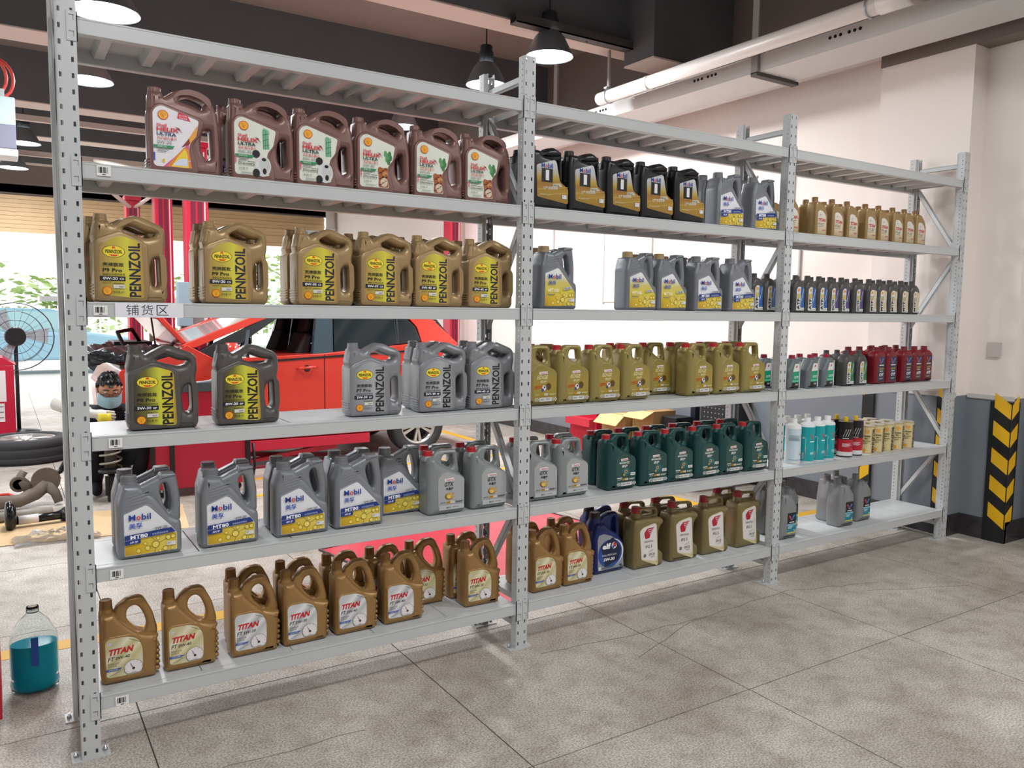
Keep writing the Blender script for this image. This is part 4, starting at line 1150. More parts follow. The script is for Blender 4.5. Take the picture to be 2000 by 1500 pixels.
for y0, y1, yt in ((.03, .10, .10), (CW - .1, CW - .03, -.1)):
    def pil(pts, m, nm):
        b = MB(); n0 = len(pts)
        vs = [(x, y0 + yt * max(0, (z - 1.1) / .4), z) for x, z in pts] + [(x, y1 + yt * max(0, (z - 1.1) / .4), z) for x, z in pts]
        b.add(vs, [list(range(n0)), list(range(2 * n0 - 1, n0 - 1, -1))] + [(i, i + n0, (i + 1) % n0 + n0, (i + 1) % n0) for i in range(n0)], m); b.obj(nm, car, bevel=.006)
    pil([(1.2, 1.19), (1.33, 1.17), (2.06, 1.465), (1.96, 1.49)], CP, 'front_pillar'); pil([(1.36, 1.14), (1.5, 1.06), (1.56, 1.08), (2.1, 1.44), (2.4, 1.46), (2.4, 1.475), (2.06, 1.475)], BLK, 'window_frame')
    pil([(2.43, 1.09), (2.64, 1.1), (2.67, 1.475), (2.5, 1.475)], mat('grey pillar film', '3c4a52', .2), 'middle_pillar'); pil([(3.64, 1.2), (4.02, 1.13), (4.08, 1.18), (3.8, 1.44), (3.5, 1.47), (3.6, 1.36)], CP, 'rear_pillar')
    pil([(2.65, 1.11), (3.36, 1.18), (3.35, 1.455), (2.68, 1.47)], GLS, 'rear_door_glass'); pil([(3.39, 1.18), (3.63, 1.21), (3.58, 1.36), (3.48, 1.455), (3.38, 1.455)], GLS, 'quarter_glass')
    pil([(3.355, 1.18), (3.39, 1.18), (3.385, 1.46), (3.36, 1.46)], BLK, 'window_bar'); pil([(1.75, 1.08), (1.79, 1.08), (1.84, 1.34), (1.8, 1.33)], mat('grey pillar film', '3c4a52', .2), 'quarter_bar')
b = MB(); b.add([(1.24, .1, 1.2), (1.24, CW - .1, 1.2), (1.98, CW - .16, 1.48), (1.98, .16, 1.48), (1.25, .1, 1.19), (1.25, CW - .1, 1.19), (1.99, CW - .16, 1.47), (1.99, .16, 1.47)], [(0, 1, 2, 3), (7, 6, 5, 4), (0, 4, 5, 1), (1, 5, 6, 2), (2, 6, 7, 3), (3, 7, 4, 0)], mat('windscreen glass', 'a9aea8', .06, 0, coat=.5)); b.obj('windscreen', car)  # whitish reflection put into the windscreen's base colour
b = MB(); b.add([(1.5, CW - .07, 1.08), (2.42, CW - .07, 1.09), (2.48, CW - .17, 1.46), (2.1, CW - .17, 1.44), (1.5, CW - .066, 1.08), (2.42, CW - .066, 1.09), (2.48, CW - .166, 1.46), (2.1, CW - .166, 1.44)], [(0, 1, 2, 3), (7, 6, 5, 4), (0, 4, 5, 1), (1, 5, 6, 2), (2, 6, 7, 3), (3, 7, 4, 0)], CLR); b.obj('front_door_glass', car)
b = MB(); b.prism([(3.84, 1.42), (4.1, 1.14), (4.12, 1.16), (3.87, 1.44)], .16, CW - .16, GLS, 'y'); b.obj('tailgate_glass', car)
b = MB(); b.prism([(1.22, 1.2), (1.26, 1.22), (.62, 1.98), (.56, 1.94)], .06, CW - .06, CP, 'y'); b.obj('bonnet', car, bevel=.01)
b = MB(); b.tube([(1.05, .3, 1.02), (1.0, .3, 1.45)], .008, BLK, 6); b.obj('bonnet_stay', car)
b = MB()
for i, (x0, y0, z0, x1, y1, z1) in enumerate([(.72, .25, .98, 1.0, .7, 1.14), (.74, .8, .98, 1.08, 1.3, 1.2), (1.02, .3, 1.04, 1.12, 1.2, 1.16)]): b.box(x0, y0, z0, x1, y1, z1, (GRY, BLK, STEEL)[i])
b.tube([(.8, .4, 1.12), (.75, .6, 1.3), (.9, .8, 1.32), (1.0, 1.0, 1.18)], .02, BLK); b.obj('engine', car, bevel=.01); car.children[-1]['kind'] = 'stuff'
b = MB(); b.box(2.535, -.003, .42, 2.543, .02, 1.09, mat('panel gap', '3a1210', .8)); b.box(1.47, -.003, .36, 2.54, .02, .366, mat('panel gap', '3a1210', .8)); b.obj('door_seam', car); car.children[-1]['kind'] = 'stuff'
b = MB(); b.box(1.5, -.006, 1.055, 3.62, .02, 1.075, BLK, rot=Matrix.Rotation(-.05, 3, 'Y')); b.obj('waist_strip', car)
for x in (2.36, 3.3):
    b = MB(); b.tube([(x - .1, -.005, .955), (x - .07, -.035, .96), (x + .07, -.035, .97), (x + .1, -.005, .97)], .012, CP); b.lathe([(.035, 0), (.03, .006)], (x, -.002, .955), mat('panel gap', '3a1210', .8), 12, axis='y'); b.obj('door_handle', car)
b = MB(); b.lathe([(.02, 0), (.075, .03), (.085, .1), (.05, .16)], (1.62, -.1, 1.06), CP, 14); b.obj('wing_mirror', car)
for y in (.42, 1.16):
    b = MB(); b.prism([(2.18, .9), (2.42, .9), (2.5, 1.28), (2.42, 1.3), (2.3, 1.02)], y - .2, y + .2, mat('seat cloth', '2b2526', .9), 'y'); b.prism([(2.42, 1.3), (2.49, 1.3), (2.53, 1.44), (2.46, 1.45)], y - .12, y + .12, mat('seat cloth', '2b2526', .9), 'y'); b.obj('seat', car, bevel=.025)
b = MB(); b.tube([(1.86 + .04 * math.sin(a * PI / 8), .42 + .17 * math.cos(a * PI / 8), 1.1 + .15 * math.sin(a * PI / 8)) for a in range(16)], .015, BLK, 6, closed=True); b.obj('steering_wheel', car)
def wheel(parent, name, c, R, wd, axis):
    o = empty(name, c) if parent is None else None
    P = parent or o
    cc = (0, 0, 0) if parent is None else c
    b = MB(); b.lathe([(R * .66, -wd / 2), (R * .93, -wd / 2), (R, -wd * .36), (R, -wd * .2), (R * .985, -wd * .18), (R, -wd * .16), (R, wd * .16), (R * .985, wd * .18), (R, wd * .2), (R, wd * .36), (R * .93, wd / 2), (R * .66, wd / 2), (R * .66, -wd / 2)], cc, mat('tyre rubber', '3a3b3e', .75, var=.25, scale=14), 40, axis=axis, cap=False)
    ty = b.obj('tyre', P)
    b = MB(); al = mat('alloy rim', 'c9c9c6', .3, .7)
    b.lathe([(R * .6, -wd * .3), (R * .67, wd * .46), (R * .63, wd * .47), (R * .57, wd * .3)], cc, al, 32, axis=axis, cap=False)
    b.lathe([(R * .58, -wd * .1), (R * .58, -wd * .08)], cc, BLK, 24, axis=axis)
    def pt(u, v, h):
        p = (u, v, h)
        if axis == 'y': p = (u, h, -v)
        return (cc[0] + p[0], cc[1] + p[1], cc[2] + p[2])
    for k in range(5):
        a = 2 * PI * k / 5 + .3
        for s in (-1, 1):
            q = a + s * .16
            vs = []
            for h in (wd * .28, wd * .4):
                for rr, dq in ((R * .1, .3), (R * .62, .1), (R * .62, -.08), (R * .1, -.3)): vs.append(pt(rr * math.cos(q + dq * s), rr * math.sin(q + dq * s), h))
            b.add(vs, [(0, 1, 2, 3), (7, 6, 5, 4), (0, 4, 5, 1), (1, 5, 6, 2), (2, 6, 7, 3), (3, 7, 4, 0)], al)
    b.lathe([(R * .14, wd * .2), (R * .14, wd * .42), (R * .1, wd * .44)], cc, al, 16, axis=axis)
    b.obj('rim', P)
    return P
# (the y axis lathe runs from +h to -y, so the outer side faces the camera)
wk = bpy.data.objects.new('wheel', None); COL.objects.link(wk); wk.parent = car; wk.location = (3.59, .12, .305); wk.rotation_euler = (0, 0, PI)
wheel(wk, 'wheel', (0, 0, 0), .305, .2, 'y')
wk = bpy.data.objects.new('wheel', None); COL.objects.link(wk); wk.parent = car; wk.location = (3.59, CW - .12, .305)
wheel(wk, 'wheel', (0, 0, 0), .305, .2, 'y')
# draped black fender cover over the front wing
cov = MB(); nx, ny = 18, 12
rv = random.Random(5)
gv = []
for i in range(nx):
    for j in range(ny):
        x = .42 + .95 * i / (nx - 1); s_ = j / (ny - 1)
        y_ = .62 - .56 * min(1, s_ * 1.6); z_ = 1.17 - .02 * s_ - max(0, s_ - .6) * .3
        gv.append((x + rv.uniform(-.012, .012), y_ - .03 + rv.uniform(-.02, .02) + .02 * math.sin(x * 38 + j), z_ + .035 * math.sin(x * 21 + j * 1.3) * (1 - s_ * .6) + rv.uniform(-.015, .015)))
cov.add(gv, [(i * ny + j, i * ny + j + 1, (i + 1) * ny + j + 1, (i + 1) * ny + j) for i in range(nx - 1) for j in range(ny - 1)], mat('black vinyl', '26282c', .22, var=.2, scale=10), True)
fc = cov.obj('fender_cover'); fc.location = (0, 4.74, 0); tag(fc, 'crumpled black vinyl cover draped over the front wing of the red car', 'cover')
sm = fc.modifiers.new('t', 'SOLIDIFY'); sm.thickness = .006
# scissor lift under the car
o = empty('scissor_lift', (1.6, 4.9, 0), 'red scissor lift platform under the red car, ending before its rear wheel', 'lift')
b = MB(); b.box(-.3, -.16, .17, 1.42, .3, .27, RED); b.obj('platform', o, bevel=.006)
b = MB(); b.prism([(-.2, .03), (-.1, .02), (1.1, .13), (1.05, .18)], -.1, -.03, RED, 'y'); b.obj('arm', o)
b = MB(); b.prism([(-.25, .14), (1.0, .03), (1.05, .07), (-.2, .18)], .0, .07, mat('dark red arm', '7a1228', .45), 'y'); b.obj('arm', o)
b = MB(); b.box(-.3, -.16, 0, 1.3, .3, .02, mat('dark red arm', '7a1228', .45)); b.obj('base_frame', o)
# red tool trolley
o = empty('tool_trolley', (1.18, 4.05, 0), 'red tool trolley with dark corner posts in front of the red car', 'trolley')
b = MB(); b.box(-.36, -.17, .07, .36, .2, .86, RED); b.obj('cabinet', o, bevel=.006)
for x in (-.385, -.24, .36):
    b = MB(); b.box(x, -.185, .05, x + .035, -.165, .86, BLK); b.obj('corner_strip', o)
b = MB(); b.box(-.4, -.2, .86, .4, .24, .895, mat('grey trolley top', '4a5256', .4)); b.box(-.4, -.2, .895, .4, -.18, .93, mat('grey trolley top', '4a5256', .4)); b.obj('top_tray', o)
for x in (-.3, .3):
    for y in (-.1, .14):
        b = MB(); b.lathe([(.035, -.014), (.035, .014)], (x, y, .0355), BLK, 14, axis='y'); b.box(x - .008, y - .02, .04, x + .008, y + .02, .075, STEEL); b.obj('castor', o)
b = MB(); b.tube([(-.28, .0, .0), (-.2, .02, .03), (-.1, .03, .045), (-.02, .03, .02)], .014, RED); b.tube([(-.1, -.06, .012), (.1, -.05, .03), (.2, -.0, .07)], .012, GRY)
c_ = b.obj('clamp_tool'); c_.location = (1.18, 4.05, .897); tag(c_, 'red and grey clamp tools lying on the trolley top', 'tool')
b = MB(); b.tube([(.0, 0, 0), (.015, 0, -.2), (-.01, 0, -.32)], .012, BLK); c_ = b.obj('hose_stub'); c_.location = (1.64, 3.84, .36); c_.parent = o; c_.location = (.42, -.17, .4)
# lift columns
for x, y, wd, zt, lb in ((1.815, 7.0, .25, 3.38, 'wide red lift column with a paper notice behind the windscreen'), (1.55, 7.6, .2, 3.0, 'red lift column with grooved face, second from left'), (1.4, 9.0, .17, 2.95, 'thin far red lift column, leftmost of the lift columns'), (5.34, 7.2, .16, 2.9, 'red lift column seen past the tail of the red car')):
    o = empty('lift_column', (x, y, 0), lb, 'lift', 'red vehicle lift columns')
    b = MB(); b.box(-wd / 2, -.02, 0, wd / 2, .2, zt, RED)
    b.obj('column', o, bevel=.008)
    b = MB()
    for s in (-.28, .02): b.box(wd * s, -.026, .2, wd * (s + .2), -.018, zt - .1, mat('dark red groove', '6b1430', .5))
    b.box(wd * .3, -.03, .1, wd * .36, -.018, zt - .05, mat('pale rail', 'd8c6c6', .3)); b.obj('rail', o); o.children[-1]['kind'] = 'stuff'
    b = MB(); b.box(-.3, -.25, 0, .3, .35, .015, RED); b.obj('foot', o)
    b = MB(); b.box(-wd * .6, -.04, zt, wd * .6, .2, zt + .06, RED); b.obj('head_plate', o)
b = MB(); b.box(1.7, 6.962, 1.30, 1.9, 6.97, 1.46, mat('notice paper', 'e3dddd', .6)); b.box(1.74, 6.958, 1.34, 1.86, 6.963, 1.42, mat('notice print', '8a7f80', .6)); tag(b.obj('notice'), 'small white notice stuck on the wide red lift column', 'notice')
b = MB(); b.box(-.06, 0, 0, .08, .16, .5, mat('blue grey cabinet', '7f96a2', .45)); c_ = b.obj('control_box', bevel=.008); c_.location = (1.6, 6.7, 1.32)
q = MB(); q.box(-.03, .06, -1.32, .03, .12, 0, GRY); q.obj('stand', c_); q = MB(); q.tube([(.08, .08, .5), (.2, .12, .62), (.26, .16, .9)], .012, BLK); q.obj('cable', c_); tag(c_, 'blue grey control box on a stand beside the wide lift column', 'control box')
pl = mat('white steel strut', 'f0e2da', .4)
b = MB(); b.tube([(.55, 8.4, 3.4), (1.36, 9.0, 2.86)], .03, pl, 6); b.tube([(1.42, 9.0, 2.86), (1.6, 8.7, 3.0)], .025, pl, 6); tag(b.obj('hose_boom'), 'pale slanting boom running down to the far lift column', 'boom')
b = MB(); b.tube([(1.1, 10.4, 3.65), (1.75, 7.0, 3.0)], .03, pl, 6); tag(b.obj('support_rod'), 'pale slanting rod under the ceiling behind the first mauve jug', 'rod')
b = MB(); b.tube([(5.46, 12.6, .0), (5.46, 12.6, 4.4)], .09, pw, 16)
for z in (2.6, 3.05): b.lathe([(.1, z), (.1, z + .08)], (5.46, 12.6, 0), pw, 16)
tag(b.obj('rain_pipe'), 'thick white vertical pipe in the far corner by the shutter', 'pipe')
b = MB(); b.box(4.9, 12.8, 2.95, 5.35, 12.95, 3.08, mat('blue white sign', 'dfe8ee', .5)); b.box(4.9, 12.79, 2.98, 5.05, 12.8, 3.06, mat('sign blue', '4a8fd0', .5)); tag(b.obj('hanging_sign'), 'small blue and white unit hanging beside the far corner pipe', 'sign')
# hose reels hanging at the left
for x, y, z, lb in ((-.16, 5.0, 2.83, 'pale hose reel box with red hose loops hanging at upper left'), (-.36, 10.0, 2.72, 'far pale hose reel box with red hose loops at left, below the first')):
    o = empty('hose_reel', (x, y, z), lb, 'hose reel', 'hanging hose reels')
    b = MB(); b.box(-.3, 0, .19, .16, .35, .42, mat('sky reflection enamel', 'c9dde2', .3)); b.obj('upper_case', o, bevel=.01)  # pale blue of the upper case is sky reflection put into the colour
    b = MB(); b.box(-.3, -.005, .0, .16, .355, .19, mat('lilac grey enamel', '8f90a6', .35)); b.box(-.28, 0, -.06, .17, .3, .0, mat('white tray', 'eef0f0', .4)); b.obj('lower_case', o, bevel=.008)
    b = MB(); b.box(-.2, .1, .42, .09, .26, .5, STEEL); b.obj('bracket', o)
    b = MB()
    for q in (0, .05): b.tube([(-.02 + q + .13 * math.cos(a * PI / 10), .15 + q, .6 + .15 * math.sin(a * PI / 10) * 1.1) for a in range(20)], .013, mat('red air hose', 'd9483f', .4), 6, closed=True)
    b.obj('hose', o)
    b = MB(); b.box(-.01, .16, .5, .01, .18, 4.5 - z, STEEL); b.obj('hanger', o)
# pedestal fan
o = empty('pedestal_fan', (-.02, 8.2, 0), 'black pedestal fan with a wide wire cage at the left edge', 'fan')
b = MB(); fw = mat('fan wire', '55595d', .4, .6)
for rr, yy in ((.4, 0), (.3, -.07), (.2, -.1), (.4, .03), (.3, .1)): b.tube([(rr * math.cos(a * PI / 16), yy, 1.16 + rr * math.sin(a * PI / 16)) for a in range(32)], .0035 if rr < .4 else .006, fw, 4, closed=True)
for k in range(24):
    a = k * PI / 12; b.tube([(.08 * math.cos(a), -.11, 1.16 + .08 * math.sin(a)), (.28 * math.cos(a), -.08, 1.16 + .28 * math.sin(a)), (.4 * math.cos(a), 0, 1.16 + .4 * math.sin(a))], .002, fw, 3)
b.obj('cage', o); o.children[-1]['kind'] = 'stuff'
b = MB(); b.lathe([(.1, -.12), (.115, -.05), (.115, .1), (.06, .16)], (0, .05, 1.16), BLK, 20, axis='y'); b.obj('motor', o)
for k in range(3):
    a = k * 2.094; b = MB(); b.prism([(.05 * math.cos(a), 1.16 + .05 * math.sin(a)), (.34 * math.cos(a - .25), 1.16 + .34 * math.sin(a - .25)), (.36 * math.cos(a + .3), 1.16 + .36 * math.sin(a + .3)), (.06 * math.cos(a + .8), 1.16 + .06 * math.sin(a + .8))], -.02, -.012, mat('grey fan blade', 'a9b4ba', .4), 'y'); b.obj('blade', o)
b = MB(); b.tube([(0, .08, .02), (0, .08, 1.08)], .022, BLK); b.obj('pole', o)
b = MB(); b.lathe([(.22, 0), (.22, .02), (.04, .05)], (0, .08, 0), BLK, 24); b.obj('base', o)
# red machine cabinet at the left edge
o = empty('machine_cabinet', (-.36, 7.35, 0), 'red machine cabinet with white notices at the far left edge', 'cabinet')
b = MB(); b.box(-.3, 0, 0, .3, .5, .88, RED); b.obj('case', o, bevel=.01)
b = MB(); b.prism([(-.32, .88), (.32, .88), (.2, .96), (-.32, .98)], .0, .5, RED, 'y'); b.obj('lid', o)
b = MB(); b.box(-.2, -.006, .48, .22, -.001, .82, mat('notice paper', 'e3dddd', .6)); b.obj('notice', o)
b = MB(); b.box(-.2, -.006, .26, .2, -.001, .46, mat('notice paper', 'e3dddd', .6))
for z in (.3, .36, .42): b.box(-.2, -.008, z, .19, -.005, z + .012, mat('notice print', '8a7f80', .6))
b.obj('notice', o)
b = MB(); b.box(-.05, .1, .975, .12, .2, 1.0, mat('yellow block', 'e2a43a', .5)); tag(b.obj('sponge'), 'small orange block lying on the red machine cabinet', 'block'); bpy.data.objects['sponge'].location = (-.36, 7.35, 0)
# loose wheel lying flat
o = wheel(None, 'loose_wheel', (-.0, 6.3, .115), .40, .23, 'z'); tag(o, 'loose car wheel lying flat on the floor left of the first post', 'wheel')
# floor clutter
b = MB(); b.box(0, 0, 0, 1.5, .75, .004, mat('tan cardboard', 'd2b48a', .8, var=.08)); c_ = b.obj('cardboard_sheet'); c_.location = (-.6, 3.05, .001); c_.rotation_euler = (0, 0, -.12); tag(c_, 'flat tan cardboard sheet on the floor under the old parts', 'cardboard')
rust = mat('rusty cast iron', '6d6258', .7, .3, hex2='8d8176', scale=18, bump=.3)
o = empty('steering_knuckle', (.0, 4.15, 0), 'rusty cast steering knuckle with round hub lying on the floor', 'car part')
b = MB(); b.tube([(-.28, -.1, .06), (-.1, -.08, .06), (.0, -.02, .09), (.08, .0, .16)], [.05, .05, .055, .06], rust, 10); b.tube([(.08, .0, .16), (.14, -.06, .09), (.16, -.08, .02)], [.05, .035, .03], rust, 8); b.tube([(0, 0, .1), (-.1, .05, .2), (-.06, .06, .26)], [.05, .045, .03], rust, 8); b.obj('arm', o)
b = MB(); b.lathe([(.1, 0), (.1, .02), (.05, .03), (.05, .06), (.035, .06), (.035, .01)], (.08, -.04, .19), rust, 20, axis='y'); b.obj('hub', o)
b = MB(); b.lathe([(.06, 0), (.06, .06), (.04, .06), (.04, 0)], (-.1, .0, .17), rust, 14, axis='y'); b.obj('bush', o)
b = MB(); b.tube([(-.26, 0, .035), (.1, .03, .035)], .034, mat('old grey damper', 'a09a92', .6, var=.35, scale=16), 14); c_ = b.obj('old_damper'); c_.location = (.0, 3.66, .006); tag(c_, 'old grey damper tube lying behind the new black strut', 'car part')
o = empty('strut', (-.06, 3.45, .0085), 'new black strut with white labels lying on cardboard', 'car part')
b = MB(); b.tube([(-.1, 0, .045), (.22, .03, .045)], .03, mat('gloss black', '121315', .2), 16); b.tube([(.2, .03, .045), (.23, .032, .045)], .033, BLK, 16); b.obj('tube', o)
b = MB(); b.lathe([(.05, -.02), (.1, -.01), (.11, .02), (.06, .05)], (-.12, 0, .08), mat('gloss black', '121315', .2), 20, axis='x'); b.obj('spring_seat', o)
b = MB(); b.tube([(-.06, .0, .046), (.06, .012, .046)], .0312, mat('notice paper', 'e3dddd', .6), 16); b.obj('label', o)
b = MB(); b.lathe([(.075, 0), (.08, .02), (.05, .035), (.035, .05), (.02, .05)], (0, 0, 0), DARK, 24); c_ = b.obj('rubber_mount'); c_.location = (.2, 3.7, .0055); tag(c_, 'black rubber strut mount disc on the cardboard', 'car part')
b = MB(); b.tube([(.055 * math.cos(a * PI / 10), .055 * math.sin(a * PI / 10), .008) for a in range(20)], .008, BLK, 6, closed=True); c_ = b.obj('rubber_ring'); c_.location = (.2, 3.52, .006); tag(c_, 'thin black ring on the cardboard beside the strut', 'car part')
b = MB(); rv = random.Random(9); nn = 16
gv = [(-.18 + .5 * i / nn + rv.uniform(-.015, .015), -.11 + .24 * j / 8 * (1 - .6 * i / nn) + rv.uniform(-.015, .015), .012 + .07 * math.sin(PI * j / 8) * math.sin(PI * (i + 1) / (nn + 2)) * rv.uniform(.5, 1.3)) for i in range(nn + 1) for j in range(9)]
b.add(gv, [(i * 9 + j, (i + 1) * 9 + j, (i + 1) * 9 + j + 1, i * 9 + j + 1) for i in range(nn) for j in range(8)], mat('crumpled film', 'eef0f0', .12, 0, trans=.85, ior=1.2), False)
c_ = b.obj('plastic_bag', fix=False); c_.location = (.02, 3.02, .004); tag(c_, 'crumpled clear plastic bag on the edge of the cardboard', 'bag')
o = empty('air_gun', (.17, 4.6, .1), 'red air hose with black blow gun dangling beside the first post', 'hose')
b = MB(); b.tube([(.2, .6, .75), (.19, .4, .5), (.16, .2, .3), (.1, .05, .18)], .01, mat('red air hose', 'd9483f', .4), 8); b.obj('hose', o)
b = MB(); b.tube([(.1, .05, .18), (.04, .0, .07)], [.02, .024], BLK); b.tube([(.04, 0, .07), (.0, -.02, .05), (.02, -.01, .0)], [.024, .03, .02], BLK); b.obj('gun', o)
b = MB(); b.tube([(-.5, .12, .012), (-.3, .0, .012), (-.15, .06, .014), (-.2, .16, .02), (-.4, .1, .03), (-.55, .02, .012)], .012, mat('red air hose', 'd9483f', .4), 8); c_ = b.obj('hose_coil'); c_.location = (.03, 4.4, 0); tag(c_, 'loop of red air hose on the floor by the steering knuckle', 'hose')
# coil spring strut held by the mechanic
o = empty('coil_spring_strut', (.525, 4.0, .0), 'coil spring strut standing on the floor before the mechanic', 'car part')
b = MB(); b.tube([(.075 * math.cos(a * PI / 8), .075 * math.sin(a * PI / 8), .27 + a * .0042) for a in range(70)], .009, mat('pale spring steel', 'a9a59c', .4, .5), 6); b.obj('spring', o)
b = MB(); b.lathe([(.09, .235), (.095, .25), (.06, .27)], (0, 0, 0), BLK, 20); b.lathe([(.045, .26), (.045, .56)], (0, 0, 0), mat('ribbed boot', '4d4844', .7), 16, knurl=.1); b.obj('seat', o)
b = MB(); b.lathe([(.026, .03), (.026, .25)], (0, 0, 0), BLK, 12); b.box(-.045, -.02, .05, -.02, .02, .2, BLK); b.box(-.03, -.025, .0, .03, .025, .05, BLK); b.obj('damper', o)
# blue washer fluid jug
o = empty('fluid_jug', (-.113, .69, 0), 'clear plastic jug half full of bright blue fluid left of the rack', 'jug')
clear = mat('clear plastic', 'f4f8f8', .04, 0, trans=1.0, ior=1.12)
def ovl(mb, prof, m, sy=.72, cap=True):
    k = len(mb.v); mb.lathe(prof, (0, 0, 0), m, 32, cap=cap); mb.v[k:] = [(x, y * sy, z) for x, y, z in mb.v[k:]]
b = MB(); ovl(b, [(.07, 0), (.084, .012), (.086, .03), (.083, .06), (.086, .075), (.086, .2), (.08, .235), (.055, .285), (.026, .315), (.022, .32), (.022, .345), (.0205, .345), (.0205, .318), (.052, .282), (.0775, .234), (.0835, .2), (.0835, .03), (.08, .015), (.02, .006)], clear, cap=False); b.obj('bottle', o, fix=False)
fixn(o.children[-1].data)
blu = mat('blue fluid', '1fd0f0', .08, 0, trans=.15, ior=1.2)
b = MB(); ovl(b, [(.066, .0075), (.0795, .016), (.0828, .032), (.0828, .195), (.0828, .1955)], blu); b.obj('fluid', o)
b = MB(); b.box(-.012, -.066, .12, .014, -.0625, .235, mat('blue label strip', '1f55a8', .45)); b.obj('label', o)
b = MB(); b.lathe([(.0235, .322), (.0235, .326)], (0, 0, 0), clear, 20); b.lathe([(.0235, .334), (.0235, .338)], (0, 0, 0), clear, 20); b.obj('neck_ring', o)
# red cabinet edge at far left foreground
o = empty('red_cabinet', (-.43, .38, 0), 'sliver of a tall red cabinet at the left edge beside the blue fluid jug', 'cabinet')
b = MB(); b.box(-.2, 0, .04, .204, .3, .66, RED); b.obj('case', o, bevel=.004)
b = MB(); b.box(-.18, .02, 0, .18, .28, .04, BLK); b.obj('plinth', o)
# along the side wall, seen through the shelves
o = empty('tool_cart', (5.3, 3.8, 0), 'red parts cart with open drawer by the grey wall, behind the green jugs', 'cart')
b = MB(); b.box(-.22, -.22, .05, .22, .24, .5, RED); b.obj('case', o, bevel=.006)
b = MB(); b.box(-.3, -.2, .34, -.21, .22, .42, mat('cart drawer red', 'c9394a', .4)); b.obj('drawer', o); b = MB(); b.box(-.22, -.22, .5, -.2, .24, .62, RED); b.box(-.22, .2, .5, .22, .24, .66, RED); b.obj('rim', o)
b = MB(); b.box(-.04, -.06, 0, .04, .06, .003, mat('notice paper', 'e3dddd', .6), rot=Matrix.Rotation(1.2, 3, 'Y')); c_ = b.obj('paper_slip'); c_.location = (5.1, 3.68, .56); tag(c_, 'white paper slip hanging from the red parts cart', 'paper')
cb, cb2 = mat('carton brown', 'b08a58', .75, var=.08), mat('carton light', 'e0bd86', .75, var=.06)
for i, (x, y, s, h, lb) in enumerate(((5.28, 3.33, .36, .52, 'open brown carton with a pale flap by the grey wall'), (5.34, 2.985, .3, .58, 'taller brown carton beside the open carton by the wall'))):
    o = empty('carton', (x, y, 0), lb, 'box', 'cartons by the side wall')
    b = MB(); b.box(-s / 2, -s / 2, 0, s / 2, s / 2, h, cb); b.obj('box', o)
    b = MB(); b.box(-s / 2 - .16, -s / 2, h - .01, -s / 2 + .02, s / 2, h - .004, cb2, rot=Matrix.Rotation(-.7 + i * .3, 3, 'Y'), piv=(-s / 2, 0, h)); b.obj('flap', o)
b = MB(); b.box(-.12, -.1, 0, .1, .1, .54, BLK); c_ = b.obj('black_crate', bevel=.006); c_.location = (5.4, 2.71, 0); tag(c_, 'black box standing beside the taller carton by the wall', 'box')
o = empty('steel_bin', (5.03, 2.3, 0), 'open grey metal bin behind the back row of green jugs', 'bin')
b = MB()
for a in ((-.25, -.3, -.23, .3), (.23, -.3, .25, .3), (-.25, -.3, .25, -.28), (-.25, .28, .25, .3)): b.box(a[0], a[1], .05, a[2], a[3], .42, GRY)
b.box(-.25, -.3, .03, .25, .3, .06, GRY); b.obj('tub', o)
b = MB(); b.box(-.26, -.31, .42, -.22, .31, .44, mat('pale rim', 'cfd4d6', .35)); b.box(-.26, -.31, .42, .26, -.27, .44, mat('pale rim', 'cfd4d6', .35)); b.obj('rim', o)
o = empty('metal_locker', (5.45, 2.16, 0), 'grey locker with a black perforated panel against the side wall', 'locker')
b = MB(); b.box(-.1, -.2, 0, .12, .2, .78, mat('dark locker', '2a2d31', .45)); b.obj('case', o, bevel=.004)
b = MB()
for i in range(8):
    for j in range(6): b.lathe([(.006, 0), (.006, .003)], (-.1015, -.16 + i * .045, .5 + j * .045), mat('pale hole', '9aa0a4', .5), 6, axis='x')
b.obj('hole_row', o); o.children[-1]['kind'] = 'stuff'
b = MB(); b.box(5.52, 2.6, .1, 5.57, 2.66, .95, mat('navy post', '14172a', .5)); tag(b.obj('dark_post'), 'narrow dark navy post against the grey wall left of the locker', 'post')
# posters on the side wall
def poster(y0, y1, z0, z1, lb, deco):
    o = empty('poster', (XW, (y0 + y1) / 2, (z0 + z1) / 2), lb, 'poster', 'posters on the side wall')
    a, c = abs(y1 - y0) / 2, (z1 - z0) / 2
    b = MB(); b.box(-.012, -a, -c, -.001, a, c, mat('poster white', 'efe9e6', .4)); b.obj('sheet', o)
    for nm, yy in (('edge_strip', -a), ('edge_strip', a)):
        b = MB(); b.box(-.02, yy - .008, -c - .02, -.001, yy + .008, c + .02, mat('poster edge', 'b9b4b0', .4)); b.obj(nm, o)
    L = Lab(0, .013); deco(L, a * 1000, c * 1000)
    q = mobj('print', L.obj(), o); q.rotation_euler = (0, 0, -PI / 2)
def d1(L, a, c):
    L.rect(-a, -c, a, -c * .35, 'd9506a'); 
    for i in range(9): L.oval(-a * .8 + i * a * .2, -c * .35 + (i % 3) * 22, 60, 50, ('e58a98', 'd9405c', 'f0b8c0')[i % 3])
    L.ring(-60, c * .0, 120, 16, '9a9492'); L.ring(120, c * .02, 120, 16, '9a9492'); L.rect(60, c * .72, 190, c * .78, '5a5654'); L.oval(150, c * .35, 60, 22, 'd3dc8c'); L.oval(-200, c * .3, 40, 16, 'c9e0b0')
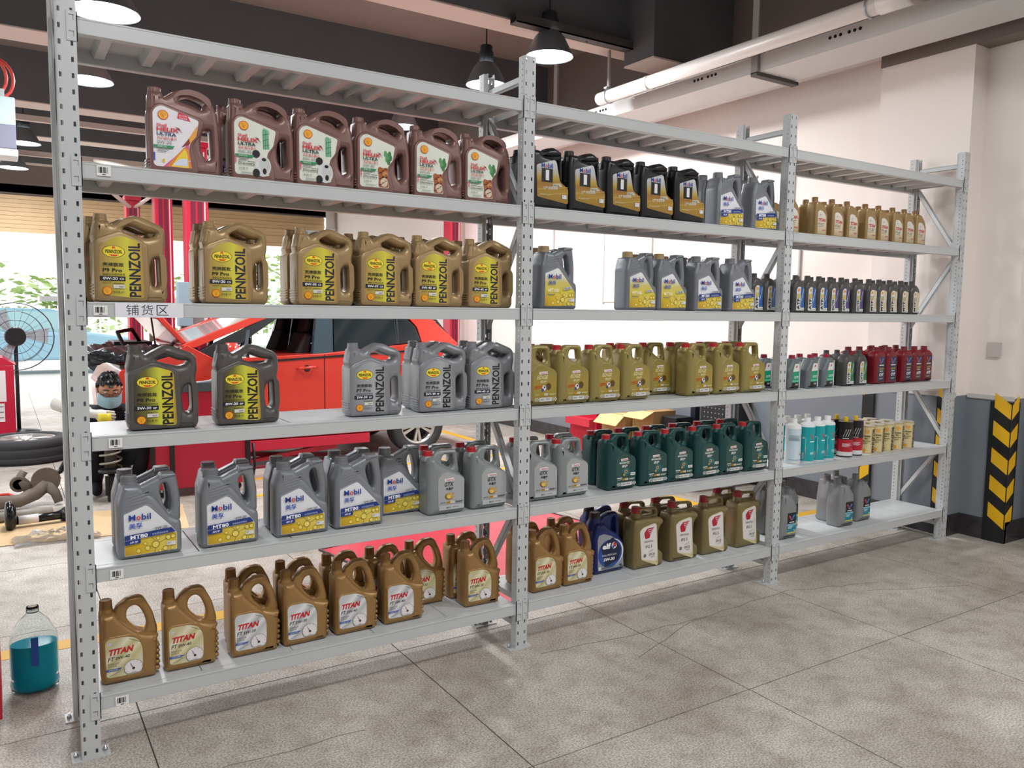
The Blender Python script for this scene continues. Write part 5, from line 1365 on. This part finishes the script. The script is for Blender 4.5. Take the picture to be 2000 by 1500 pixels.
def d2(L, a, c):
    L.rect(-a, -c, a, c, 'd63552'); L.oval(-a * .5, c * .35, a * .5, c * .42, 'e47a8c'); L.oval(-a * .5, c * .3, a * .34, c * .28, 'b9a9ac'); L.oval(a * .35, c * .6, a * .5, c * .4, 'e9dcd8'); L.oval(a * .7, c * .5, 50, 60, '8d7c82'); L.oval(a * .1, c * .8, 60, 40, 'd8c060')
    L.oval(0, -c * .05, a * .8, c * .2, 'de5a72'); L.text('快养车', -a * .9, -c * .62, a * .2, -c * .2, 'f4dfe0', .02); L.text('红', a * .4, -c * .62, a * .75, -c * .2, 'f4dfe0', .02); L.rect(-a, -c * .86, a, -c * .8, 'f0a8b4')
def d3(L, a, c):
    L.rect(-a, -c, a, c, '6f97cc'); L.rect(-a, -c, a, -c * .4, 'e9e3e6'); L.rect(-a, c * .8, a, c, 'e9e3e6')
    for i in range(6): L.rect(-a + i * a * .33, -c * .4, -a + i * a * .33 + a * .18, -c * .4 + 30 + (i % 3) * 20, 'd3d6e4')
poster(4.12, 3.34, 1.66, 2.62, 'large pale poster with pink lower part on the wall behind the tan capped jugs', d1)
poster(2.25, 1.50, 1.78, 2.22, 'red poster with white lettering behind the end of the third shelf', d2)
poster(2.0, 1.60, 2.3, 2.76, 'blue sky poster behind the end of the second shelf', d3)
poster(5.9, 5.1, 1.66, 2.7, 'pale whiteboard panel on the wall just right of the middle post', lambda L, a, c: [small(L, -a * .8, c * .7 - i * 90, a * .6, 10, 'd9d2cc', 2) for i in range(6)])

# ---------------------------------------------------------------- the mechanic
skin_m, cloth, mhair = mat('skin', 'c08a6c', .5, var=.06), mat('dark work clothes', '24262d', .85, var=.25, scale=14), mat('black hair', '17171b', .45, var=.3, scale=40)
per = empty('person', (.58, 4.4, 0), 'person crouching in dark clothes and a blue face mask, holding a yellow cup', 'person')
J = [((.0, .12, .30), .15), ((-.01, .06, .45), .145), ((-.02, -.05, .60), .15), ((-.025, -.13, .70), .085), ((-.028, -.17, .77), .06),
     ((-.17, -.1, .665), .075), ((-.40, -.12, .77), .052), ((-.28, -.28, .72), .044), ((-.15, -.38, .70), .034),
     ((.13, -.1, .665), .075), ((.3, -.12, .5), .055), ((.22, -.3, .48), .044), ((.08, -.38, .53), .034),
     ((-.1, .05, .27), .11), ((-.2, -.32, .43), .085), ((-.16, -.12, .22), .065), ((-.13, -.02, .085), .05), ((-.14, -.16, .045), .045), ((-.145, -.23, .035), .035),
     ((.1, .05, .27), .11), ((.22, -.32, .42), .085), ((.2, -.12, .22), .065), ((.17, -.02, .085), .05), ((.18, -.16, .045), .045), ((.185, -.23, .035), .035)]
E_ = [(0, 1), (1, 2), (2, 3), (3, 4), (2, 5), (5, 6), (6, 7), (7, 8), (2, 9), (9, 10), (10, 11), (11, 12), (0, 13), (13, 14), (14, 15), (15, 16), (16, 17), (17, 18), (0, 19), (19, 20), (20, 21), (21, 22), (22, 23), (23, 24)]
me = bpy.data.meshes.new('body'); me.from_pydata([j[0] for j in J], E_, [])
ob = bpy.data.objects.new('body', me); COL.objects.link(ob)
ob.modifiers.new('skin', 'SKIN'); sub = ob.modifiers.new('sub', 'SUBSURF'); sub.levels = sub.render_levels = 2
for i, v in enumerate(me.skin_vertices[0].data): v.radius = (J[i][1], J[i][1]); v.use_root = (i == 0)
bpy.context.view_layer.update()
ev = ob.evaluated_get(bpy.context.evaluated_depsgraph_get())
bm = bmesh.new(); bm.from_mesh(bpy.data.meshes.new_from_object(ev))
bpy.data.objects.remove(ob)
# head with brow, nose, cheeks, ears, joined at the neck
hc = Vector((-.03, -.21, .875)); tilt = Matrix.Rotation(.38, 3, 'X')
def hp(x, y, z): return hc + tilt @ Vector((x, y, z))
r = bmesh.ops.create_uvsphere(bm, u_segments=28, v_segments=20, radius=1)
for v in r['verts']:
    x, y, z = v.co
    jaw = 1 - .22 * max(0, -z) ** 1.2
    p = Vector((x * .082 * jaw, y * .1 * (1 - .12 * max(0, -z)) , z * .125))
    if y < 0:
        p.y -= .022 * math.exp(-(x / .16) ** 2 - ((z + .12) / .22) ** 2)       # nose
        p.y += .009 * (math.exp(-((abs(x) - .42) / .2) ** 2 - ((z - .06) / .12) ** 2))  # eye sockets
        p.y -= .006 * math.exp(-((z - .24) / .1) ** 2) + .008 * math.exp(-(x / .3) ** 2 - ((z + .85) / .2) ** 2)
    v.co = hc + tilt @ p
for s in (-1, 1):
    r2 = bmesh.ops.create_icosphere(bm, subdivisions=2, radius=1)
    for v in r2['verts']: v.co = hp(s * .084 + v.co.x * .012, .01 + v.co.y * .022, -.005 + v.co.z * .034)
me = bpy.data.meshes.new('body'); 
for f in bm.faces: f.smooth = True
for f in bm.faces:
    c = f.calc_center_median()
    f.material_index = 0 if (c.z > .76 and abs(c.x + .03) < .14 and c.y < -.08) or (c.x < -.30 and c.y < -.1) else 1
bm.to_mesh(me); bm.free()
me.materials.append(skin_m); me.materials.append(cloth)
mobj('body', me, per)
# hair
bm = bmesh.new(); bmesh.ops.create_uvsphere(bm, u_segments=36, v_segments=22, radius=1)
rv = random.Random(4)
bmesh.ops.delete(bm, geom=[v for v in bm.verts if v.co.z < (.42 - .1 * math.cos(v.co.x * 9) if v.co.y < -.25 else -.35 if v.co.y > .1 else .05)], context='VERTS')
for v in bm.verts:
    k = 1 + rv.uniform(-.05, .12)
    x, y, z = v.co; v.co = hp(x * .094 * k, y * .112 * k + .006, z * .137 * k + .004)
me = bpy.data.meshes.new('hair'); bm.to_mesh(me); bm.free(); me.materials.append(mhair)
hr = mobj('hair', me, per); q = hr.modifiers.new('t', 'SOLIDIFY'); q.thickness = .012; q.offset = -1
b = MB()                                            # face mask with ear loops
gv = []
for i in range(13):
    for j in range(8):
        a = math.radians(-72 + 144 * i / 12); z = -.115 + .105 * j / 7
        rr = 1.07 + .03 * math.cos(a) * (j % 2)
        gv.append(tuple(hp(.086 * rr * math.sin(a), -.106 * rr * math.cos(a) - .024 * math.exp(-(a / .4) ** 2) * (1 - abs(j - 4) / 6), z)))
b.add(gv, [(i * 8 + j, (i + 1) * 8 + j, (i + 1) * 8 + j + 1, i * 8 + j + 1) for i in range(12) for j in range(7)], mat('pale blue mask', '9fc3cf', .8), True)
for s in (-1, 1): b.tube([hp(s * .087, -.03, -.02), hp(s * .096, .02, .01), hp(s * .092, .015, -.05), hp(s * .087, -.03, -.1)], .0025, mat('mask loop', 'e6ecee', .8), 5)
b.obj('face_mask', per, fix=False); per.children[-1].modifiers.new('t', 'SOLIDIFY').thickness = .003
b = MB()
for s in (-1, 1):
    b.lathe([(.001, -.011), (.009, -.006), (.012, 0), (.009, .006), (.001, .011)], hp(s * .034, -.083, .012), mat('eye white', 'e6e2de', .3), 10)
    b.lathe([(.001, -.006), (.006, -.002), (.006, .002), (.001, .006)], hp(s * .034, -.0925, .010), mat('dark iris', '1c1411', .3), 8)
b.obj('eye', per, fix=False)
b = MB()
for s in (-1, 1): b.tube([hp(s * .015, -.103, .036), hp(s * .035, -.101, .044), hp(s * .058, -.088, .036)], [.004, .005, .003], mhair, 6)
b.obj('eyebrow', per)
b = MB()
for s in (-1, 1): b.tube([hp(s * .035 + .024 * math.cos(a * PI / 8), -.118, .006 + .018 * math.sin(a * PI / 8)) for a in range(16)], .002, mat('spectacle wire', '3a2c2c', .3, .5), 5, closed=True)
b.tube([hp(-.011, -.118, .008), hp(.011, -.118, .008)], .002, mat('spectacle wire', '3a2c2c', .3, .5), 5)
for s in (-1, 1): b.tube([hp(s * .059, -.116, .008), hp(s * .09, -.03, .01), hp(s * .092, .02, .004)], .002, mat('spectacle wire', '3a2c2c', .3, .5), 5)
b.obj('spectacles', per)
glove = mat('grey white work glove', 'd3cfc9', .8, var=.12, scale=30)
def hand(nm, wr, d, side, up):
    b = MB(); wr, d, side, up = Vector(wr), Vector(d).normalized(), Vector(side).normalized(), Vector(up).normalized()
    pm = wr + d * .05
    bmh = [(wr - d * .05, .036), (wr, .034), (wr + d * .03, .04), (pm, .042), (wr + d * .085, .036)]
    b.tube([q[0] for q in bmh], [q[1] for q in bmh], glove, 12)
    for i, (ln, sp) in enumerate(((.07, -.03), (.08, -.01), (.076, .011), (.06, .03))):
        k = pm + d * .03 + side * sp
        b.tube([pm + side * sp * .8, k + d * ln * .2, k + d * ln * .55 - up * .012, k + d * ln * .72 - up * .038, k + d * ln * .6 - up * .06], [.012, .0105, .0095, .009, .007], glove, 8)
    t0 = wr + d * .02 - side * .03
    b.tube([wr + d * .01, t0, t0 + d * .03 - side * .02 - up * .015, t0 + d * .055 - side * .012 - up * .04, t0 + d * .062 + side * .004 - up * .055], [.018, .016, .0125, .011, .008], glove, 8)
    b.obj(nm, per)
hand('glove', (-.15, -.385, .70), (.8, -.5, -.1), (.1, .1, 1), (-.4, -.75, .1))
hand('glove', (.08, -.38, .53), (-.75, -.6, .1), (-.1, .1, 1), (.4, -.75, .1))
b = MB(); b.tube([(-.4, -.12, .77), (-.31, -.24, .735), (-.2, -.35, .71)], [.057, .054, .048], mat('pale plastic sleeve', 'cfcac4', .4, var=.15), 12)
b.obj('sleeve_guard', per)
b = MB(); b.lathe([(.052, 0), (.045, .085), (.041, .087), (.041, .08)], (0, 0, 0), mat('yellow cup plastic', 'e0cf35', .4, var=.15, scale=10), 22); c_ = b.obj('yellow_cup'); c_.location = (.485, 3.95, .625); tag(c_, 'small yellow plastic cup held in the crouching person\'s gloved hand', 'cup')
# low stool the mechanic sits on
o = empty('work_stool', (.58, 4.55, 0), 'low black work stool under the crouching person', 'stool')
b = MB(); b.lathe([(.15, .14), (.16, .155), (.15, .175)], (0, 0, 0), BLK, 24); b.obj('seat', o)
for k in range(4):
    a = k * PI / 2 + .8; b = MB(); b.tube([(.1 * math.cos(a), .1 * math.sin(a), .145), (.15 * math.cos(a), .15 * math.sin(a), .0)], .012, STEEL); b.obj('leg', o)
# ---------------------------------------------------------------- outdoors beyond the doorway
g = MB(); g.box(-40, 13.2, -.2, 60, 80, -.01, mat('pale paving', 'd9d8d2', .7, var=.1, scale=.5)); struct('ground_outside', g)
g = MB(); g.box(-60, -9, -.2, -7, 13.2, -.01, mat('pale paving', 'd9d8d2', .7, var=.1, scale=.5)); struct('ground_side', g)
fe = empty('fence', (0, 24, 0), 'white bar fence outside along the far side of the yard', 'fence')
b = MB(); fwh = mat('fence white', 'f2f2ee', .5)
for i in range(110): b.box(-4 + i * .22, 0, .05, -3.96 + i * .22, .04, 1.5, fwh)
b.obj('bars', fe); fe.children[-1]['kind'] = 'stuff'
for z in (.25, 1.35): b = MB(); b.box(-4.2, -.02, z, 20.4, .06, z + .06, fwh); b.obj('rail', fe)
leaf = mat('hedge leaves', '7f9a62', .7, hex2='b9cc8a', scale=3)
rv = random.Random(11)
for i in range(9):
    b = MB(); cx, cy, hh = -5 + i * 3.3, 30 + rv.uniform(-2, 3), rv.uniform(2.2, 3.6)
    for k in range(420):
        u, v_, q = rv.gauss(0, .8), rv.gauss(0, .7), rv.uniform(.5, hh)
        a, s = rv.uniform(0, 6), rv.uniform(.12, .26)
        c = Vector((cx + u, cy + v_, q)); t1 = Vector((math.cos(a), math.sin(a), rv.uniform(-.5, .5))) * s; t2 = Vector((-math.sin(a), math.cos(a), rv.uniform(-.6, .6))) * s * .6
        b.add([c - t1, c + t2, c + t1, c - t2], [(0, 1, 2, 3)], leaf)
    b.tube([(cx, cy, 0), (cx, cy, hh * .6)], .08, mat('bark', '6d5a48', .9), 6)
    tag(b.obj('bush', fix=False), 'sunlit green bush beyond the white yard fence, %s from left' % ORD[i], 'bush', 'bushes beyond the fence')
oc = empty('parked_car', (.4, 17.5, 0), 'pale blue car parked outside, seen through the wire fan', 'car')
b = MB(); pb = mat('pale blue paint', '8fb8cc', .3, coat=.5)
b.prism([(-1.9, .3), (2.0, .3), (2.1, .55), (2.0, .8), (1.2, .92), (-1.3, .95), (-2.0, .85), (-2.05, .5)], 0, 1.6, pb, 'y'); b.obj('body', oc, bevel=.06)
b = MB(); b.prism([(-1.3, .94), (1.2, .92), (.6, 1.38), (-.9, 1.4)], .12, 1.48, mat('pale car glass', '9fc4cc', .1), 'y'); b.prism([(-.95, 1.39), (.65, 1.37), (.4, 1.44), (-.7, 1.45)], .14, 1.46, pb, 'y'); b.obj('cabin', oc)
for x in (-1.3, 1.35):
    b = MB(); b.lathe([(.3, -.1), (.3, .1)], (x, .05, .3), DARK, 24, axis='y'); b.lathe([(.2, .1), (.18, .115)], (x, .05, .3), STEEL, 16, axis='y'); b.obj('wheel', oc)
b = MB(); b.box(-1.2, 0, 0, 3, 1.5, .12, mat('canopy grey', 'a9a29e', .6)); b.box(2.2, .5, -1.5, 2.35, .65, 0, GRY); c_ = b.obj('outdoor_canopy'); c_.location = (1.9, 20, 1.62); tag(c_, 'flat grey canopy outside just left of the first post', 'canopy')
